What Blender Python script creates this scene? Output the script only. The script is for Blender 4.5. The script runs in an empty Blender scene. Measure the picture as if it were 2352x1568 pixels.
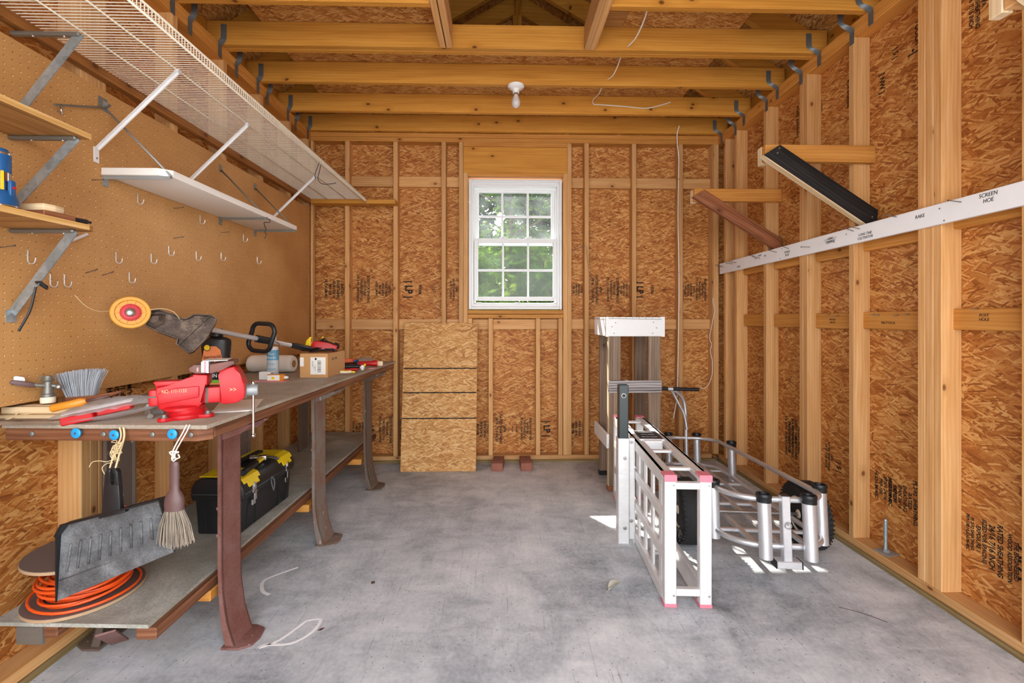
import bpy, bmesh, math, random
from mathutils import Matrix, Vector, Euler
random.seed(7)
R = math.radians
scene = bpy.context.scene
COL = scene.collection

# ------------------------------------------------------------------ materials
def lin(c):
    if isinstance(c, str):
        c = [int(c[i:i+2], 16) / 255 for i in (0, 2, 4)]
        c = [x / 12.92 if x <= .04045 else ((x + .055) / 1.055) ** 2.4 for x in c]
    return (c[0], c[1], c[2], 1.0)

class NT:
    def __init__(s, name):
        s.m = bpy.data.materials.new(name); s.m.use_nodes = True
        s.t = s.m.node_tree; s.t.nodes.clear()
        s.out = s.t.nodes.new('ShaderNodeOutputMaterial')
    def n(s, typ, ins=None, **props):
        nd = s.t.nodes.new('ShaderNode' + typ)
        for k, v in props.items(): setattr(nd, k, v)
        for k, v in (ins or {}).items():
            sk = nd.inputs[k]
            if isinstance(v, bpy.types.NodeSocket): s.t.links.new(v, sk)
            else: sk.default_value = v
        return nd
    def math(s, op, a, b=0.0, c=None, clamp=False):
        i = {0: a, 1: b}
        if c is not None: i[2] = c
        return s.n('Math', i, operation=op, use_clamp=clamp).outputs[0]
    def mix(s, f, a, b, blend='MIX'):
        return s.n('MixRGB', {'Fac': f, 'Color1': a, 'Color2': b}, blend_type=blend).outputs[0]
    def ramp(s, f, stops, interp='LINEAR'):
        r = s.n('ValToRGB', {'Fac': f}); e = r.color_ramp; e.interpolation = interp
        while len(e.elements) < len(stops): e.elements.new(.5)
        for el, (p, c) in zip(e.elements, stops):
            el.position = p; el.color = lin(c) if not isinstance(c, float) else (c, c, c, 1)
        return r.outputs[0]
    def uv(s): return s.n('TexCoord').outputs['UV']
    def obj(s): return s.n('TexCoord').outputs['Object']
    def map(s, v, loc=(0,0,0), rot=(0,0,0), sc=(1,1,1), t='POINT'):
        return s.n('Mapping', {'Vector': v, 'Location': loc, 'Rotation': rot, 'Scale': sc}, vector_type=t).outputs[0]
    def noise(s, v, scale, det=3, rough=.55, dist=0, out='Fac'):
        return s.n('TexNoise', {'Vector': v, 'Scale': scale, 'Detail': det, 'Roughness': rough, 'Distortion': dist}).outputs[out]
    def bsdf(s, col, rough=.6, metal=0, bump=None, bstr=.3, bdist=.002, **extra):
        ins = {'Base Color': col, 'Roughness': rough, 'Metallic': metal}
        ins.update(extra)
        b = s.n('BsdfPrincipled', ins)
        if bump is not None:
            bn = s.n('Bump', {'Height': bump, 'Strength': bstr, 'Distance': bdist})
            s.t.links.new(bn.outputs[0], b.inputs['Normal'])
        s.t.links.new(b.outputs[0], s.out.inputs[0])
        return s.m

MATS = {}
def plain(name, col, rough=.5, metal=0, var=.12, nscale=30, spec=.5):
    t = NT(name)
    f = t.noise(t.obj(), nscale, 4)
    c = lin(col)
    d = tuple(x * (1 - var) for x in c[:3]) + (1,); l = tuple(min(1, x * (1 + var)) for x in c[:3]) + (1,)
    cc = t.mix(f, d, l)
    rr = t.n('MapRange', {'Value': f, 'To Min': rough * .85, 'To Max': min(1, rough * 1.2)}).outputs[0]
    return t.bsdf(cc, rr, metal, **{'Specular IOR Level': spec})

def wood(name, light, mid, dark, knot='5a2f12', rough=.6, knots=True, grain=1.0, spread=.25):
    t = NT(name)
    uv = t.uv()
    rnd = t.n('ObjectInfo').outputs['Random']
    sh = t.n('CombineXYZ', {'X': t.math('MULTIPLY', rnd, 37.0), 'Y': t.math('MULTIPLY', rnd, 11.0)}).outputs[0]
    v = t.n('VectorMath', {0: uv, 1: sh}, operation='ADD').outputs[0]
    warp = t.noise(t.map(v, sc=(.7, 2.6, 1)), 1.3, 2)
    vv = t.n('VectorMath', {0: v, 1: t.n('CombineXYZ', {'Y': t.math('MULTIPLY', warp, .05)}).outputs[0]}, operation='ADD').outputs[0]
    g1 = t.noise(t.map(vv, sc=(.9, 15, 1)), 2.2, 4, .55)
    g2 = t.noise(t.map(vv, sc=(3, 130, 1)), 2.0, 3, .6)
    ring = t.n('TexWave', {'Vector': t.map(vv, sc=(.35, 9, 1)), 'Scale': 2.0, 'Distortion': 1.6, 'Detail': 2.0, 'Detail Scale': .6}, bands_direction='Y').outputs['Fac']
    f = t.math('ADD', t.math('MULTIPLY', g1, .70), t.math('ADD', t.math('MULTIPLY', g2, .20), t.math('MULTIPLY', ring, .10 * grain)))
    col = t.ramp(f, [(.26, dark), (.48, mid), (.70, light)])
    if knots:
        vo = t.n('TexVoronoi', {'Vector': t.map(vv, sc=(6.0, 9.5, 1)), 'Scale': 1.0, 'Randomness': 1.0}, voronoi_dimensions='2D')
        sel = t.math('GREATER_THAN', t.n('SeparateColor', {0: vo.outputs['Color']}).outputs[0], .84)
        k = t.n('MapRange', {'Value': vo.outputs['Distance'], 'From Min': .05, 'From Max': .11, 'To Min': 1.0, 'To Max': 0.0}).outputs[0]
        halo = t.n('MapRange', {'Value': vo.outputs['Distance'], 'From Min': .08, 'From Max': .36, 'To Min': .6, 'To Max': 0.0}).outputs[0]
        col = t.mix(t.math('MULTIPLY', sel, halo), col, lin(dark))
        col = t.mix(t.math('MULTIPLY', sel, t.math('MULTIPLY', k, .85)), col, lin(knot))
    b = t.n('MapRange', {'Value': rnd, 'To Min': 1 - spread, 'To Max': 1 + spread * .55}).outputs[0]
    col = t.n('HueSaturation', {'Color': col, 'Value': b}).outputs[0]
    return t.bsdf(col, rough, 0, bump=g2, bstr=.12, **{'Specular IOR Level': .3})

def osb(name, cols, seed=0, scale=1.0, print_band=None):
    t = NT(name)
    uv = t.uv()
    wv = t.n('TexNoise', {'Vector': uv, 'Scale': 22, 'Detail': 2}).outputs['Color']
    wv = t.n('VectorMath', {0: t.n('VectorMath', {0: wv, 1: (.5, .5, .5)}, operation='SUBTRACT').outputs[0], 1: (.012, .012, 0)}, operation='MULTIPLY').outputs[0]
    uvw = t.n('VectorMath', {0: uv, 1: wv}, operation='ADD').outputs[0]
    layers = [(-8, .16, .034, 0), (24, .13, .026, .48), (-30, .14, .028, .55), (62, .11, .024, .72), (5, .17, .020, .55), (-56, .10, .020, .80), (-16, .10, .013, .62), (38, .07, .010, .70), (12, .08, .008, .62), (-24, .06, .007, .66)]
    val = None; gr = None
    for i, (a, L, W, thr) in enumerate(layers):
        mv = t.map(uvw, loc=(seed + i * 3.7, i * 5.1, 0), rot=(0, 0, R(a)), sc=(1, 1, 1))
        mv = t.map(mv, sc=(scale / L, scale / W, 1))
        vo = t.n('TexVoronoi', {'Vector': mv, 'Scale': 1.0, 'Randomness': .95}, voronoi_dimensions='2D', distance='CHEBYCHEV')
        sc = t.n('SeparateColor', {0: vo.outputs['Color']})
        shade = t.math('MULTIPLY', t.n('MapRange', {'Value': vo.outputs['Distance'], 'From Min': .3, 'From Max': .6, 'To Min': 1.0, 'To Max': .86}).outputs[0], sc.outputs[0])
        g = t.noise(t.map(mv, sc=(.30, 3.2, 1)), 2.6, 3, .65)
        v = t.math('ADD', t.math('MULTIPLY', shade, .42), t.math('ADD', t.math('MULTIPLY', g, .40), t.math('MULTIPLY', t.noise(t.map(mv, sc=(.5, 10, 1)), 2.6, 2, .6), .26)))
        if val is None: val = v
        else:
            mk = t.math('MULTIPLY', t.math('GREATER_THAN', sc.outputs[1], thr), t.math('LESS_THAN', vo.outputs['Distance'], .46))
            val = t.n('Mix', {0: mk, 2: val, 3: v}, data_type='FLOAT').outputs[0]
    col = t.ramp(val, [(.27, cols[0]), (.42, cols[1]), (.58, cols[2]), (.76, cols[3])])
    big = t.noise(uv, 1.3, 2)
    col = t.n('HueSaturation', {'Color': col, 'Value': t.n('MapRange', {'Value': big, 'To Min': .86, 'To Max': 1.12}).outputs[0]}).outputs[0]
    sp = t.noise(t.map(uv, sc=(14, 40, 1)), 3.5, 2)
    col = t.mix(t.n('MapRange', {'Value': sp, 'From Min': .68, 'From Max': .74, 'To Min': 0.0, 'To Max': .65}).outputs[0], col, lin('35190a'))
    return t.bsdf(col, .62, 0, bump=val, bstr=.35, bdist=.0015, **{'Specular IOR Level': .35})

STUD = wood('pine_framing', 'e2b682', 'd4a066', 'bf8850', knot='6b3c1a', spread=.16)
JOIST = wood('spruce_joist', 'dda24a', 'd0903a', 'b87a2b', knot='4e2508', spread=.12)
PLATE = wood('plate_lumber', 'dda255', 'cd8c42', 'b3742f', spread=.15)
TREATED = wood('treated_sill', 'a8926a', '8a744c', '685432', spread=.1, knots=False)
WEATHER = wood('weathered_board', 'a08a76', '7f6b5a', '5c4a3d', knot='40302a', spread=.2)
GREYW = wood('grey_split_board', 'b4b0ae', '7b7577', '36302f', knots=False, grain=3, spread=.1)
BROWNW = wood('brown_oak_board', 'a9714f', '8b5538', '643722', spread=.1)
BLACKW = wood('black_stained_board', '2f2d2d', '1c1a1a', '0a0909', knot='030303', spread=.1, rough=.75)
PLY = wood('shelf_plywood', 'd2a064', 'b07f48', '855a30', spread=.1, knots=False)
PLYE = wood('plywood_edge', 'eec88a', 'd9ab66', 'ba8847', spread=.1, knots=False)
RUSTW = wood('stained_bench_rail', '9a6a4c', '764a32', '50301e', knots=False, spread=.08)
PALEW = wood('pale_pine', 'f2dfc0', 'e2c8a0', 'c6a578', spread=.1, knots=False)
OSBW = osb('osb_wall', ['7a421a', 'a8642a', 'c28242', 'dfae6c'], 1.0)
OSBL = osb('osb_loose', ['8f5a2a', 'bf8648', 'd29c5c', 'e8c289'], 9.0)
OSBR = osb('osb_roof', ['80481e', 'b07438', 'cc9450', 'e2b674'], 5.0)

def concrete():
    t = NT('concrete_floor'); uv = t.uv()
    a = t.noise(uv, 1.1, 6, .62); b = t.noise(uv, 5, 6, .65, .6); c = t.noise(uv, 60, 4, .7)
    st = t.noise(t.map(uv, rot=(0, 0, R(25)), sc=(5, 1.4, 1)), 2.5, 5, .65, .8)
    f = t.math('ADD', t.math('ADD', t.math('MULTIPLY', a, .42), t.math('MULTIPLY', b, .3)), t.math('ADD', t.math('MULTIPLY', c, .16), t.math('MULTIPLY', st, .16)))
    col = t.ramp(f, [(.38, '757a7f'), (.46, 'a6abb0'), (.53, 'c4c8cc'), (.62, 'dfe1e3')])
    sp = t.n('TexVoronoi', {'Vector': uv, 'Scale': 38, 'Randomness': 1.0}, voronoi_dimensions='2D')
    sr = t.n('SeparateColor', {0: sp.outputs['Color']}).outputs[0]
    dk = t.math('MULTIPLY', t.math('GREATER_THAN', t.math('ADD', sr, t.math('MULTIPLY', b, .5)), 1.14), t.n('MapRange', {'Value': sp.outputs['Distance'], 'From Min': .05, 'From Max': .12, 'To Min': 1.0, 'To Max': 0.0}).outputs[0])
    col = t.mix(t.math('MULTIPLY', dk, .75), col, lin('2b2b2c'))
    lt = t.math('MULTIPLY', t.math('LESS_THAN', sr, .04), t.n('MapRange', {'Value': sp.outputs['Distance'], 'From Min': .04, 'From Max': .13, 'To Min': 1.0, 'To Max': 0.0}).outputs[0])
    col = t.mix(t.math('MULTIPLY', lt, .6), col, lin('e8e8e6'))
    sc = t.noise(t.map(uv, rot=(0, 0, R(-35)), sc=(3, 55, 1)), 1.6, 3, .7, .5)
    col = t.mix(t.n('MapRange', {'Value': sc, 'From Min': .60, 'From Max': .75, 'To Min': 0.0, 'To Max': .45}).outputs[0], col, lin('4a4b4d'))
    return t.bsdf(col, .62, 0, bump=t.math('ADD', b, t.math('MULTIPLY', c, .5)), bstr=.2, bdist=.004)
CONC = concrete()

def pegboard_mat():
    t = NT('pegboard_brown'); uv = t.uv()
    f = t.noise(uv, 3, 3); g = t.noise(uv, 260, 3, .7)
    col = t.ramp(t.math('ADD', t.math('MULTIPLY', f, .5), t.math('MULTIPLY', g, .5)), [(.3, 'b07d48'), (.5, 'c6945a'), (.7, 'd8a86e')])
    def dots(off):
        v = t.map(uv, loc=(off[0], off[1], 0))
        fr = t.n('VectorMath', {0: t.n('VectorMath', {0: v, 1: (39.37, 39.37, 39.37)}, operation='MULTIPLY').outputs[0]}, operation='FRACTION').outputs[0]
        ds = t.n('VectorMath', {0: t.n('VectorMath', {0: fr, 1: (.5, .5, 0)}, operation='SUBTRACT').outputs[0], 1: (1, 1, 0)}, operation='MULTIPLY').outputs[0]
        return t.n('VectorMath', {0: ds}, operation='LENGTH').outputs['Value']
    hole = t.n('MapRange', {'Value': dots((0, 0)), 'From Min': .085, 'From Max': .12, 'To Min': 1.0, 'To Max': 0.0}).outputs[0]
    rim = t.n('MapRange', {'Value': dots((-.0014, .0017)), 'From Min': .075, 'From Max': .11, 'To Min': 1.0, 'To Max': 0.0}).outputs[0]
    pick = t.n('MapRange', {'Value': t.noise(uv, 30, 1), 'From Min': .35, 'From Max': .6}).outputs[0]
    col = t.mix(t.math('MULTIPLY', hole, .75), col, lin('5f3a18'))
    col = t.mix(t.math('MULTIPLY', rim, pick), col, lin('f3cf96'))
    return t.bsdf(col, .5, 0, **{'Specular IOR Level': .35})
PEG = pegboard_mat()

def rusty(name, base, rust, amount=.5):
    t = NT(name); o = t.obj()
    f = t.noise(o, 9, 6, .7); g = t.noise(o, 90, 4, .7)
    m = t.n('MapRange', {'Value': t.math('ADD', t.math('MULTIPLY', f, .7), t.math('MULTIPLY', g, .3)), 'From Min': amount - .12, 'From Max': amount + .12}).outputs[0]
    col = t.mix(m, lin(base), lin(rust))
    s = t.n('TexVoronoi', {'Vector': t.map(o, sc=(60, 60, 22)), 'Scale': 1.0})
    ch = t.math('MULTIPLY', t.math('GREATER_THAN', t.n('SeparateColor', {0: s.outputs['Color']}).outputs[0], .86), t.math('LESS_THAN', s.outputs['Distance'], .22))
    col = t.mix(t.math('MULTIPLY', ch, .7), col, lin('c8b2a8'))
    return t.bsdf(col, .6, .0, bump=g, bstr=.25)
RUST1 = rusty('rusty_brown_paint', '85605a', '744438')
RUST2 = rusty('grey_rusted_steel', '7d756c', '7c4a34', .55)
RUST3 = rusty('dark_steel_paint', '66584e', '71432f', .62)

def metal(name, col, rough=.35, met=.9, streak=True):
    t = NT(name); o = t.obj()
    f = t.noise(t.map(o, sc=(6, 6, 40)), 3, 4, .6); g = t.noise(o, 25, 4)
    c = lin(col)
    cc = t.mix(t.math('ADD', t.math('MULTIPLY', f, .5), t.math('MULTIPLY', g, .5)), tuple(x * .8 for x in c[:3]) + (1,), tuple(min(1, x * 1.15) for x in c[:3]) + (1,))
    return t.bsdf(cc, t.n('MapRange', {'Value': g, 'To Min': rough * .8, 'To Max': rough * 1.3}).outputs[0], met)
ALU = metal('brushed_aluminium', 'e2e4e8', .38, .72)
ALUR = metal('ramp_aluminium', 'f0f1f2', .42, .45)
GALV = metal('galvanised_steel', 'a3a7a8', .5, .45)
TIEM = metal('tie_steel', '72777a', .5, .5)
STEEL = metal('bare_steel', 'b9b9b8', .3, .9)
CHROME = metal('chrome', 'd8d8da', .18, 1.0)
OLDZINC = metal('dull_zinc', '8c8c86', .5, .7)

HOOKM = plain('hook_zinc', 'cfccc8', .3, .35, var=.05)
def galv_spangle():
    t = NT('spangled_zinc'); o = t.obj()
    v = t.n('TexVoronoi', {'Vector': o, 'Scale': 75.0}).outputs['Color']
    f = t.n('SeparateColor', {0: v}).outputs[0]; g = t.noise(o, 14, 4)
    c = t.ramp(t.math('ADD', t.math('MULTIPLY', f, .18), t.math('MULTIPLY', g, .82)), [(.30, '8d989b'), (.5, 'a3aeb2'), (.75, 'bcc5c8')])
    return t.bsdf(c, .42, .55)
SPANGLE = galv_spangle()

WHITE = plain('white_paint', 'e9e9ea', .4, var=.05)
RAILW = plain('rail_white', 'f2f4f8', .35, var=.06, nscale=8)
VINYL = plain('white_vinyl', 'eef1f3', .3, var=.03)
WIREW = plain('white_wire_coat', 'efe9d8', .35, var=.04)
PAPER = plain('white_paper', 'f0eee8', .8, var=.04)
TISSUE = plain('paper_towel', 'f3ece0', .9, var=.04)
CARD = plain('cardboard', 'c89863', .8, var=.08, nscale=60)
BLACKP = plain('black_plastic', '1b1c1f', .4, var=.15)
TBOX = plain('toolbox_black', '1d1e20', .42, var=.2, nscale=50)
RUBBER = plain('tyre_rubber', '1f1f20', .75, var=.3, nscale=120)
GREYP = plain('grey_plastic', '5a5c5f', .5, var=.2)
INK = plain('black_ink', '17130f', .8)
INKB = plain('brown_print_ink', '1a0f08', .8)
REDV = plain('vise_red', 'c51620', .38, var=.2, nscale=22)
RED = plain('tool_red', 'c0161c', .4)
YEL = plain('tool_yellow', 'f1cf1c', .4, var=.06)
GOLD = plain('line_head_yellow', 'e2a02f', .45)
ORANGE = plain('orange_plastic', 'f0641e', .45, var=.08)
CORDO = plain('orange_cord_jacket', 'ef5a1c', .45, var=.1)
BLUE = plain('blue_plastic', '1c9be0', .35, var=.08)
LANT = plain('lantern_blue', '1c5a96', .35, var=.1)
GREEN = plain('marker_green', '37c06a', .4)
PINK = plain('pink_plastic', 'e88ca0', .45)
PINKT = plain('pink_tape', 'e27f90', .4, var=.05)
TWINE = plain('jute_twine', 'e0c79a', .9)
CORDW = plain('white_cord', 'ece6dc', .85)
BROWNP = plain('brown_plastic', '5f4543', .4)
DARKG = plain('dark_green_steel', '303b3c', .35, var=.15)
BRICK = plain('red_brick', '97604f', .9, var=.4, nscale=25)
MASON = plain('dark_hardboard', '6f615c', .65, var=.12)
MASONE = plain('hardboard_edge', 'b99a78', .8)
BENCH = None
AMBER = plain('amber_handle', 'd98a2b', .3)
CREAM = plain('cream_plastic', 'efe3cd', .45)
SHELFW = plain('painted_shelf_white', 'f1efea', .45, var=.03)
CABLE = plain('cable_white', 'e9e2d6', .45)
FPBLUE = plain('powder_blue', '5fa3c8', .45)
FPGREY = plain('powder_grey', 'c3cace', .4)
LORANGE = plain('label_orange', 'ee8a52', .45)
LGREEN = plain('label_green', '66b52e', .45)
LBLACK = plain('label_black', '111111', .4)
CHALK = plain('chalk_white', 'fbfbfa', .9)
LEAF = plain('dry_leaf', 'b9b4a4', .8)
BULBP = plain('porcelain', 'f1f1ef', .2, var=.02)
BRISG = plain('grey_bristle', 'aab0b8', .8, var=.2)
BRISB = plain('straw_bristle', 'a39584', .8, var=.3)
BRISD = plain('dark_bristle', '4a3d38', .8, var=.3)

def dusty(name, c0, c1, c2, s=4):
    t = NT(name); uv = t.uv()
    a = t.noise(uv, s, 6, .65, .4); b = t.noise(uv, 110, 4, .75)
    col = t.ramp(t.math('ADD', t.math('MULTIPLY', a, .6), t.math('MULTIPLY', b, .4)), [(.32, c0), (.5, c1), (.68, c2)])
    return t.bsdf(col, .6, 0, **{'Specular IOR Level': .35})
BENCH = dusty('worn_hardboard_top', '857868', 'a09484', 'bbb0a2')
SHELFG = dusty('dusty_grey_shelf', '828176', 'a3a297', 'd6d4cc')
PANM = None
def guard_mat():
    t = NT('dirty_guard'); o = t.obj()
    a = t.noise(o, 14, 6, .7); b = t.noise(o, 220, 3, .7)
    col = t.ramp(a, [(.35, '39302a'), (.52, '5f5148'), (.68, '8a7a6b')])
    col = t.mix(t.n('MapRange', {'Value': b, 'From Min': .6, 'From Max': .72, 'To Max': .6}).outputs[0], col, lin('b08d62'))
    return t.bsdf(col, .75, 0, bump=b, bstr=.5)
GUARDM = guard_mat()
def pan_mat():
    t = NT('scuffed_dustpan'); o = t.obj()
    a = t.noise(o, 10, 5, .65); b = t.noise(o, 150, 3, .7)
    col = t.ramp(t.math('ADD', t.math('MULTIPLY', a, .7), t.math('MULTIPLY', b, .3)), [(.35, '3a3b3d'), (.5, '5c5e60'), (.66, '85878a')])
    return t.bsdf(col, .5)
PANM = pan_mat()

def glassy(name, haze=.0, tint=(1, 1, 1, 1), gl=.012):
    t = NT(name)
    tr = t.n('BsdfTransparent', {'Color': tint}).outputs[0]
    g = t.n('BsdfGlossy', {'Roughness': .03, 'Color': (.9, .9, .9, 1)}).outputs[0]
    m = t.n('MixShader', {'Fac': gl, 1: tr, 2: g}).outputs[0]
    if haze > 0:
        d = t.n('BsdfDiffuse', {'Color': (.85, .9, .95, 1)}).outputs[0]
        tl = t.n('BsdfTranslucent', {'Color': (.85, .9, .95, 1)}).outputs[0]
        dd = t.n('MixShader', {'Fac': .6, 1: d, 2: tl}).outputs[0]
        f = t.n('MapRange', {'Value': t.noise(t.obj(), 5, 4), 'From Min': .35, 'From Max': .7, 'To Min': haze * .4, 'To Max': haze * 1.5}).outputs[0]
        m = t.n('MixShader', {'Fac': f, 1: m, 2: dd}).outputs[0]
    t.t.links.new(m, t.out.inputs[0])
    return t.m
GLASS = glassy('window_glass', .015)
GLASSH = glassy('hazy_window_glass', .06)
BAG = glassy('clear_bag_film', .42, (.93, .94, .96, 1), .12)
def bulb_mat():
    t = NT('frosted_bulb')
    return t.bsdf(lin('e9e7e6'), .25, 0, **{'Transmission Weight': .25})
BULBG = bulb_mat()
def leaf_mat(name, a, b, c):
    t = NT(name)
    f = t.noise(t.obj(), 2.2, 3); g = t.noise(t.obj(), 30, 2)
    col = t.ramp(t.math('ADD', t.math('MULTIPLY', f, .5), t.math('MULTIPLY', g, .5)), [(.35, a), (.5, b), (.66, c)])
    d = t.n('BsdfDiffuse', {'Color': col}).outputs[0]; tl = t.n('BsdfTranslucent', {'Color': col}).outputs[0]
    m = t.n('MixShader', {'Fac': .45, 1: d, 2: tl}).outputs[0]
    t.t.links.new(m, t.out.inputs[0]); return t.m
LEAF1 = leaf_mat('foliage_green', '1d330e', '46651f', '8aa039')
LEAF2 = leaf_mat('foliage_dark', '12240f', '2a481d', '5d7a2a')
BARK = plain('bark', '5b4a3a', .9, var=.4)
GRASSM = leaf_mat('lawn_green', '18280e', '2a3d16', '3f5022')
LEDGER = wood('ledger_pine', 'b47c42', '9a6432', '7c4c22', spread=.05)
DRIVE = plain('driveway_concrete', 'cfcbc4', .85, var=.1, nscale=6)

# ------------------------------------------------------------------ mesh builder
def frame(o, x, y, z):
    m = Matrix.Identity(4)
    for i, a in enumerate((x, y, z)):
        for j in range(3): m[j][i] = a[j]
    for j in range(3): m[j][3] = o[j]
    return m
def TR(x=0, y=0, z=0, rx=0, ry=0, rz=0):
    return Matrix.Translation((x, y, z)) @ Euler((R(rx), R(ry), R(rz))).to_matrix().to_4x4()
def along(a, b, up=(0, 0, 1)):
    """frame at a: local x from a to b, local z near up"""
    a = Vector(a); b = Vector(b); x = (b - a).normalized(); u = Vector(up)
    if abs(x.dot(u)) > .99: u = Vector((0, 1, 0))
    y = u.cross(x).normalized(); z = x.cross(y)
    return frame(a, x, y, z), (b - a).length

class MB:
    def __init__(s): s.v = []; s.f = []; s.u = []; s.sm = []
    def add(s, vs, fs, uvs=None, M=None, smooth=False):
        o = len(s.v)
        s.v += [tuple((M @ Vector(p)) if M is not None else p) for p in vs]
        for i, f in enumerate(fs):
            s.f.append([o + k for k in f]); s.sm.append(smooth)
            s.u.append(uvs[i] if uvs else [(vs[k][0], vs[k][1]) for k in f])
        return s
    def box(s, x0, x1, y0, y1, z0, z1, M=None, bev=0, L=None, seg=1):
        lo = [min(x0, x1), min(y0, y1), min(z0, z1)]; hi = [max(x0, x1), max(y0, y1), max(z0, z1)]
        d = [hi[i] - lo[i] for i in range(3)]
        if L is None: L = d.index(max(d))
        if bev:
            bm = bmesh.new(); bmesh.ops.create_cube(bm, size=1)
            for v in bm.verts:
                v.co = Vector([lo[i] + (v.co[i] + .5) * d[i] for i in range(3)])
            bmesh.ops.bevel(bm, geom=list(bm.edges), offset=min(bev, min(d) * .45), segments=seg, profile=.5, affect='EDGES')
            bm.verts.index_update()
            vs = [tuple(v.co) for v in bm.verts]; fs = [[v.index for v in f.verts] for f in bm.faces]
            ns = [tuple(f.normal) for f in bm.faces]; bm.free()
        else:
            vs = [(x, y, z) for x in (lo[0], hi[0]) for y in (lo[1], hi[1]) for z in (lo[2], hi[2])]
            fs = [[0, 1, 3, 2], [4, 6, 7, 5], [0, 4, 5, 1], [2, 3, 7, 6], [0, 2, 6, 4], [1, 5, 7, 3]]
            ns = [(-1, 0, 0), (1, 0, 0), (0, -1, 0), (0, 1, 0), (0, 0, -1), (0, 0, 1)]
        ou, ov = random.random() * 9, random.random() * 9
        uv = []
        for f, n in zip(fs, ns):
            k = max(range(3), key=lambda i: abs(n[i]))
            if k == L: a, b = [i for i in range(3) if i != k]
            else: a = L; b = [i for i in range(3) if i not in (k, L)][0]
            uv.append([(vs[q][a] + ou, vs[q][b] + ov + k * .37) for q in f])
        return s.add(vs, fs, uv, M, bool(bev) and seg > 1)
    def beam(s, a, b, w, h, up=(0, 0, 1), bev=0, seg=1):
        """bar from a to b: width w sideways, height h along up, centred"""
        M, l = along(a, b, up)
        return s.box(0, l, -w/2, w/2, -h/2, h/2, M, bev, 0, seg)
    def tube(s, path, r, n=8, closed=False, cap=True, flat=1.0):
        P = [Vector(p) for p in path]; m = len(P)
        rr = r if isinstance(r, (list, tuple)) else [r] * m
        T = []
        for i in range(m):
            if closed: t = P[(i+1) % m] - P[i-1]
            else: t = P[min(i+1, m-1)] - P[max(i-1, 0)]
            T.append(t.normalized() if t.length > 1e-9 else Vector((0, 0, 1)))
        u = Vector((0, 0, 1)) if abs(T[0].z) < .9 else Vector((1, 0, 0))
        a = T[0].cross(u).normalized(); vs = []; fs = []
        for i in range(m):
            a = (a - T[i] * a.dot(T[i]))
            a = a.normalized() if a.length > 1e-6 else T[i].orthogonal().normalized()
            b = T[i].cross(a)
            for k in range(n):
                q = 2 * math.pi * k / n + (math.pi / 4 if n == 4 else 0)
                vs.append(tuple(P[i] + a * math.cos(q) * rr[i] + b * math.sin(q) * rr[i] * flat))
        for i in range(m if closed else m - 1):
            j = (i + 1) % m
            for k in range(n):
                fs.append([i*n+k, i*n+(k+1) % n, j*n+(k+1) % n, j*n+k])
        s.add(vs, fs, None, None, n > 4)
        if cap and not closed:
            o = len(s.v) - len(vs)
            for q in ([o + k for k in range(n)][::-1], [o + (m-1)*n + k for k in range(n)]):
                s.f.append(q); s.sm.append(False); s.u.append([(0, 0)] * n)
        return s
    def lathe(s, prof, M=None, n=24, sx=1, sy=1, smooth=True, arc=None):
        vs = []; fs = []; m = len(prof)
        for (r, z) in prof:
            for k in range(n):
                q = 2 * math.pi * k / n
                vs.append((r * math.cos(q) * sx, r * math.sin(q) * sy, z))
        for i in range(m - 1):
            for k in range(n):
                fs.append([i*n+k, i*n+(k+1) % n, (i+1)*n+(k+1) % n, (i+1)*n+k])
        uv = [[(vs[k][0] + vs[k][2] * .3, vs[k][1] + vs[k][2] * .7) for k in f] for f in fs]
        s.add(vs, fs, uv, M, smooth)
        o = len(s.v) - len(vs)
        if prof[0][0] > 1e-6: s.f.append([o + k for k in range(n)][::-1]); s.sm.append(False); s.u.append([(vs[k][0], vs[k][1]) for k in range(n)][::-1])
        if prof[-1][0] > 1e-6: s.f.append([o + (m-1)*n + k for k in range(n)]); s.sm.append(False); s.u.append([(vs[k][0], vs[k][1]) for k in range(n)])
        return s
    def prism(s, poly, z0, z1, M=None, bev=0, seg=2, top=1.0):
        """polygon in local xy, extruded z0..z1"""
        bm = bmesh.new()
        A = sum(poly[i][0]*poly[(i+1) % len(poly)][1] - poly[(i+1) % len(poly)][0]*poly[i][1] for i in range(len(poly)))
        if A < 0: poly = poly[::-1]
        n = len(poly); cx = sum(p[0] for p in poly)/n; cy = sum(p[1] for p in poly)/n
        b = [bm.verts.new((p[0], p[1], z0)) for p in poly]
        t = [bm.verts.new((cx + (p[0]-cx)*top, cy + (p[1]-cy)*top, z1)) for p in poly]
        bm.faces.new(b[::-1]); bm.faces.new(t)
        for i in range(n): bm.faces.new([b[i], b[(i+1) % n], t[(i+1) % n], t[i]])
        if bev: bmesh.ops.bevel(bm, geom=list(bm.edges), offset=bev, segments=seg, profile=.5, affect='EDGES')
        bm.normal_update(); bm.verts.index_update()
        vs = [tuple(v.co) for v in bm.verts]; fs = [[v.index for v in f.verts] for f in bm.faces]
        uv = []
        for f in bm.faces:
            nn = f.normal
            if abs(nn.z) > .6: uv.append([(v.co.x, v.co.y) for v in f.verts])
            else: uv.append([(v.co.x + v.co.y, v.co.z) for v in f.verts])
        bm.free()
        return s.add(vs, fs, uv, M, bool(bev))
    def sphere(s, c, r, n=12, m=8, sc=(1, 1, 1)):
        pr = [(r * math.sin(math.pi * i / m), -r * math.cos(math.pi * i / m)) for i in range(m + 1)]
        M = Matrix.Translation(c) @ Matrix.Diagonal((sc[0], sc[1], sc[2], 1))
        return s.lathe(pr, M, n)
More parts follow.
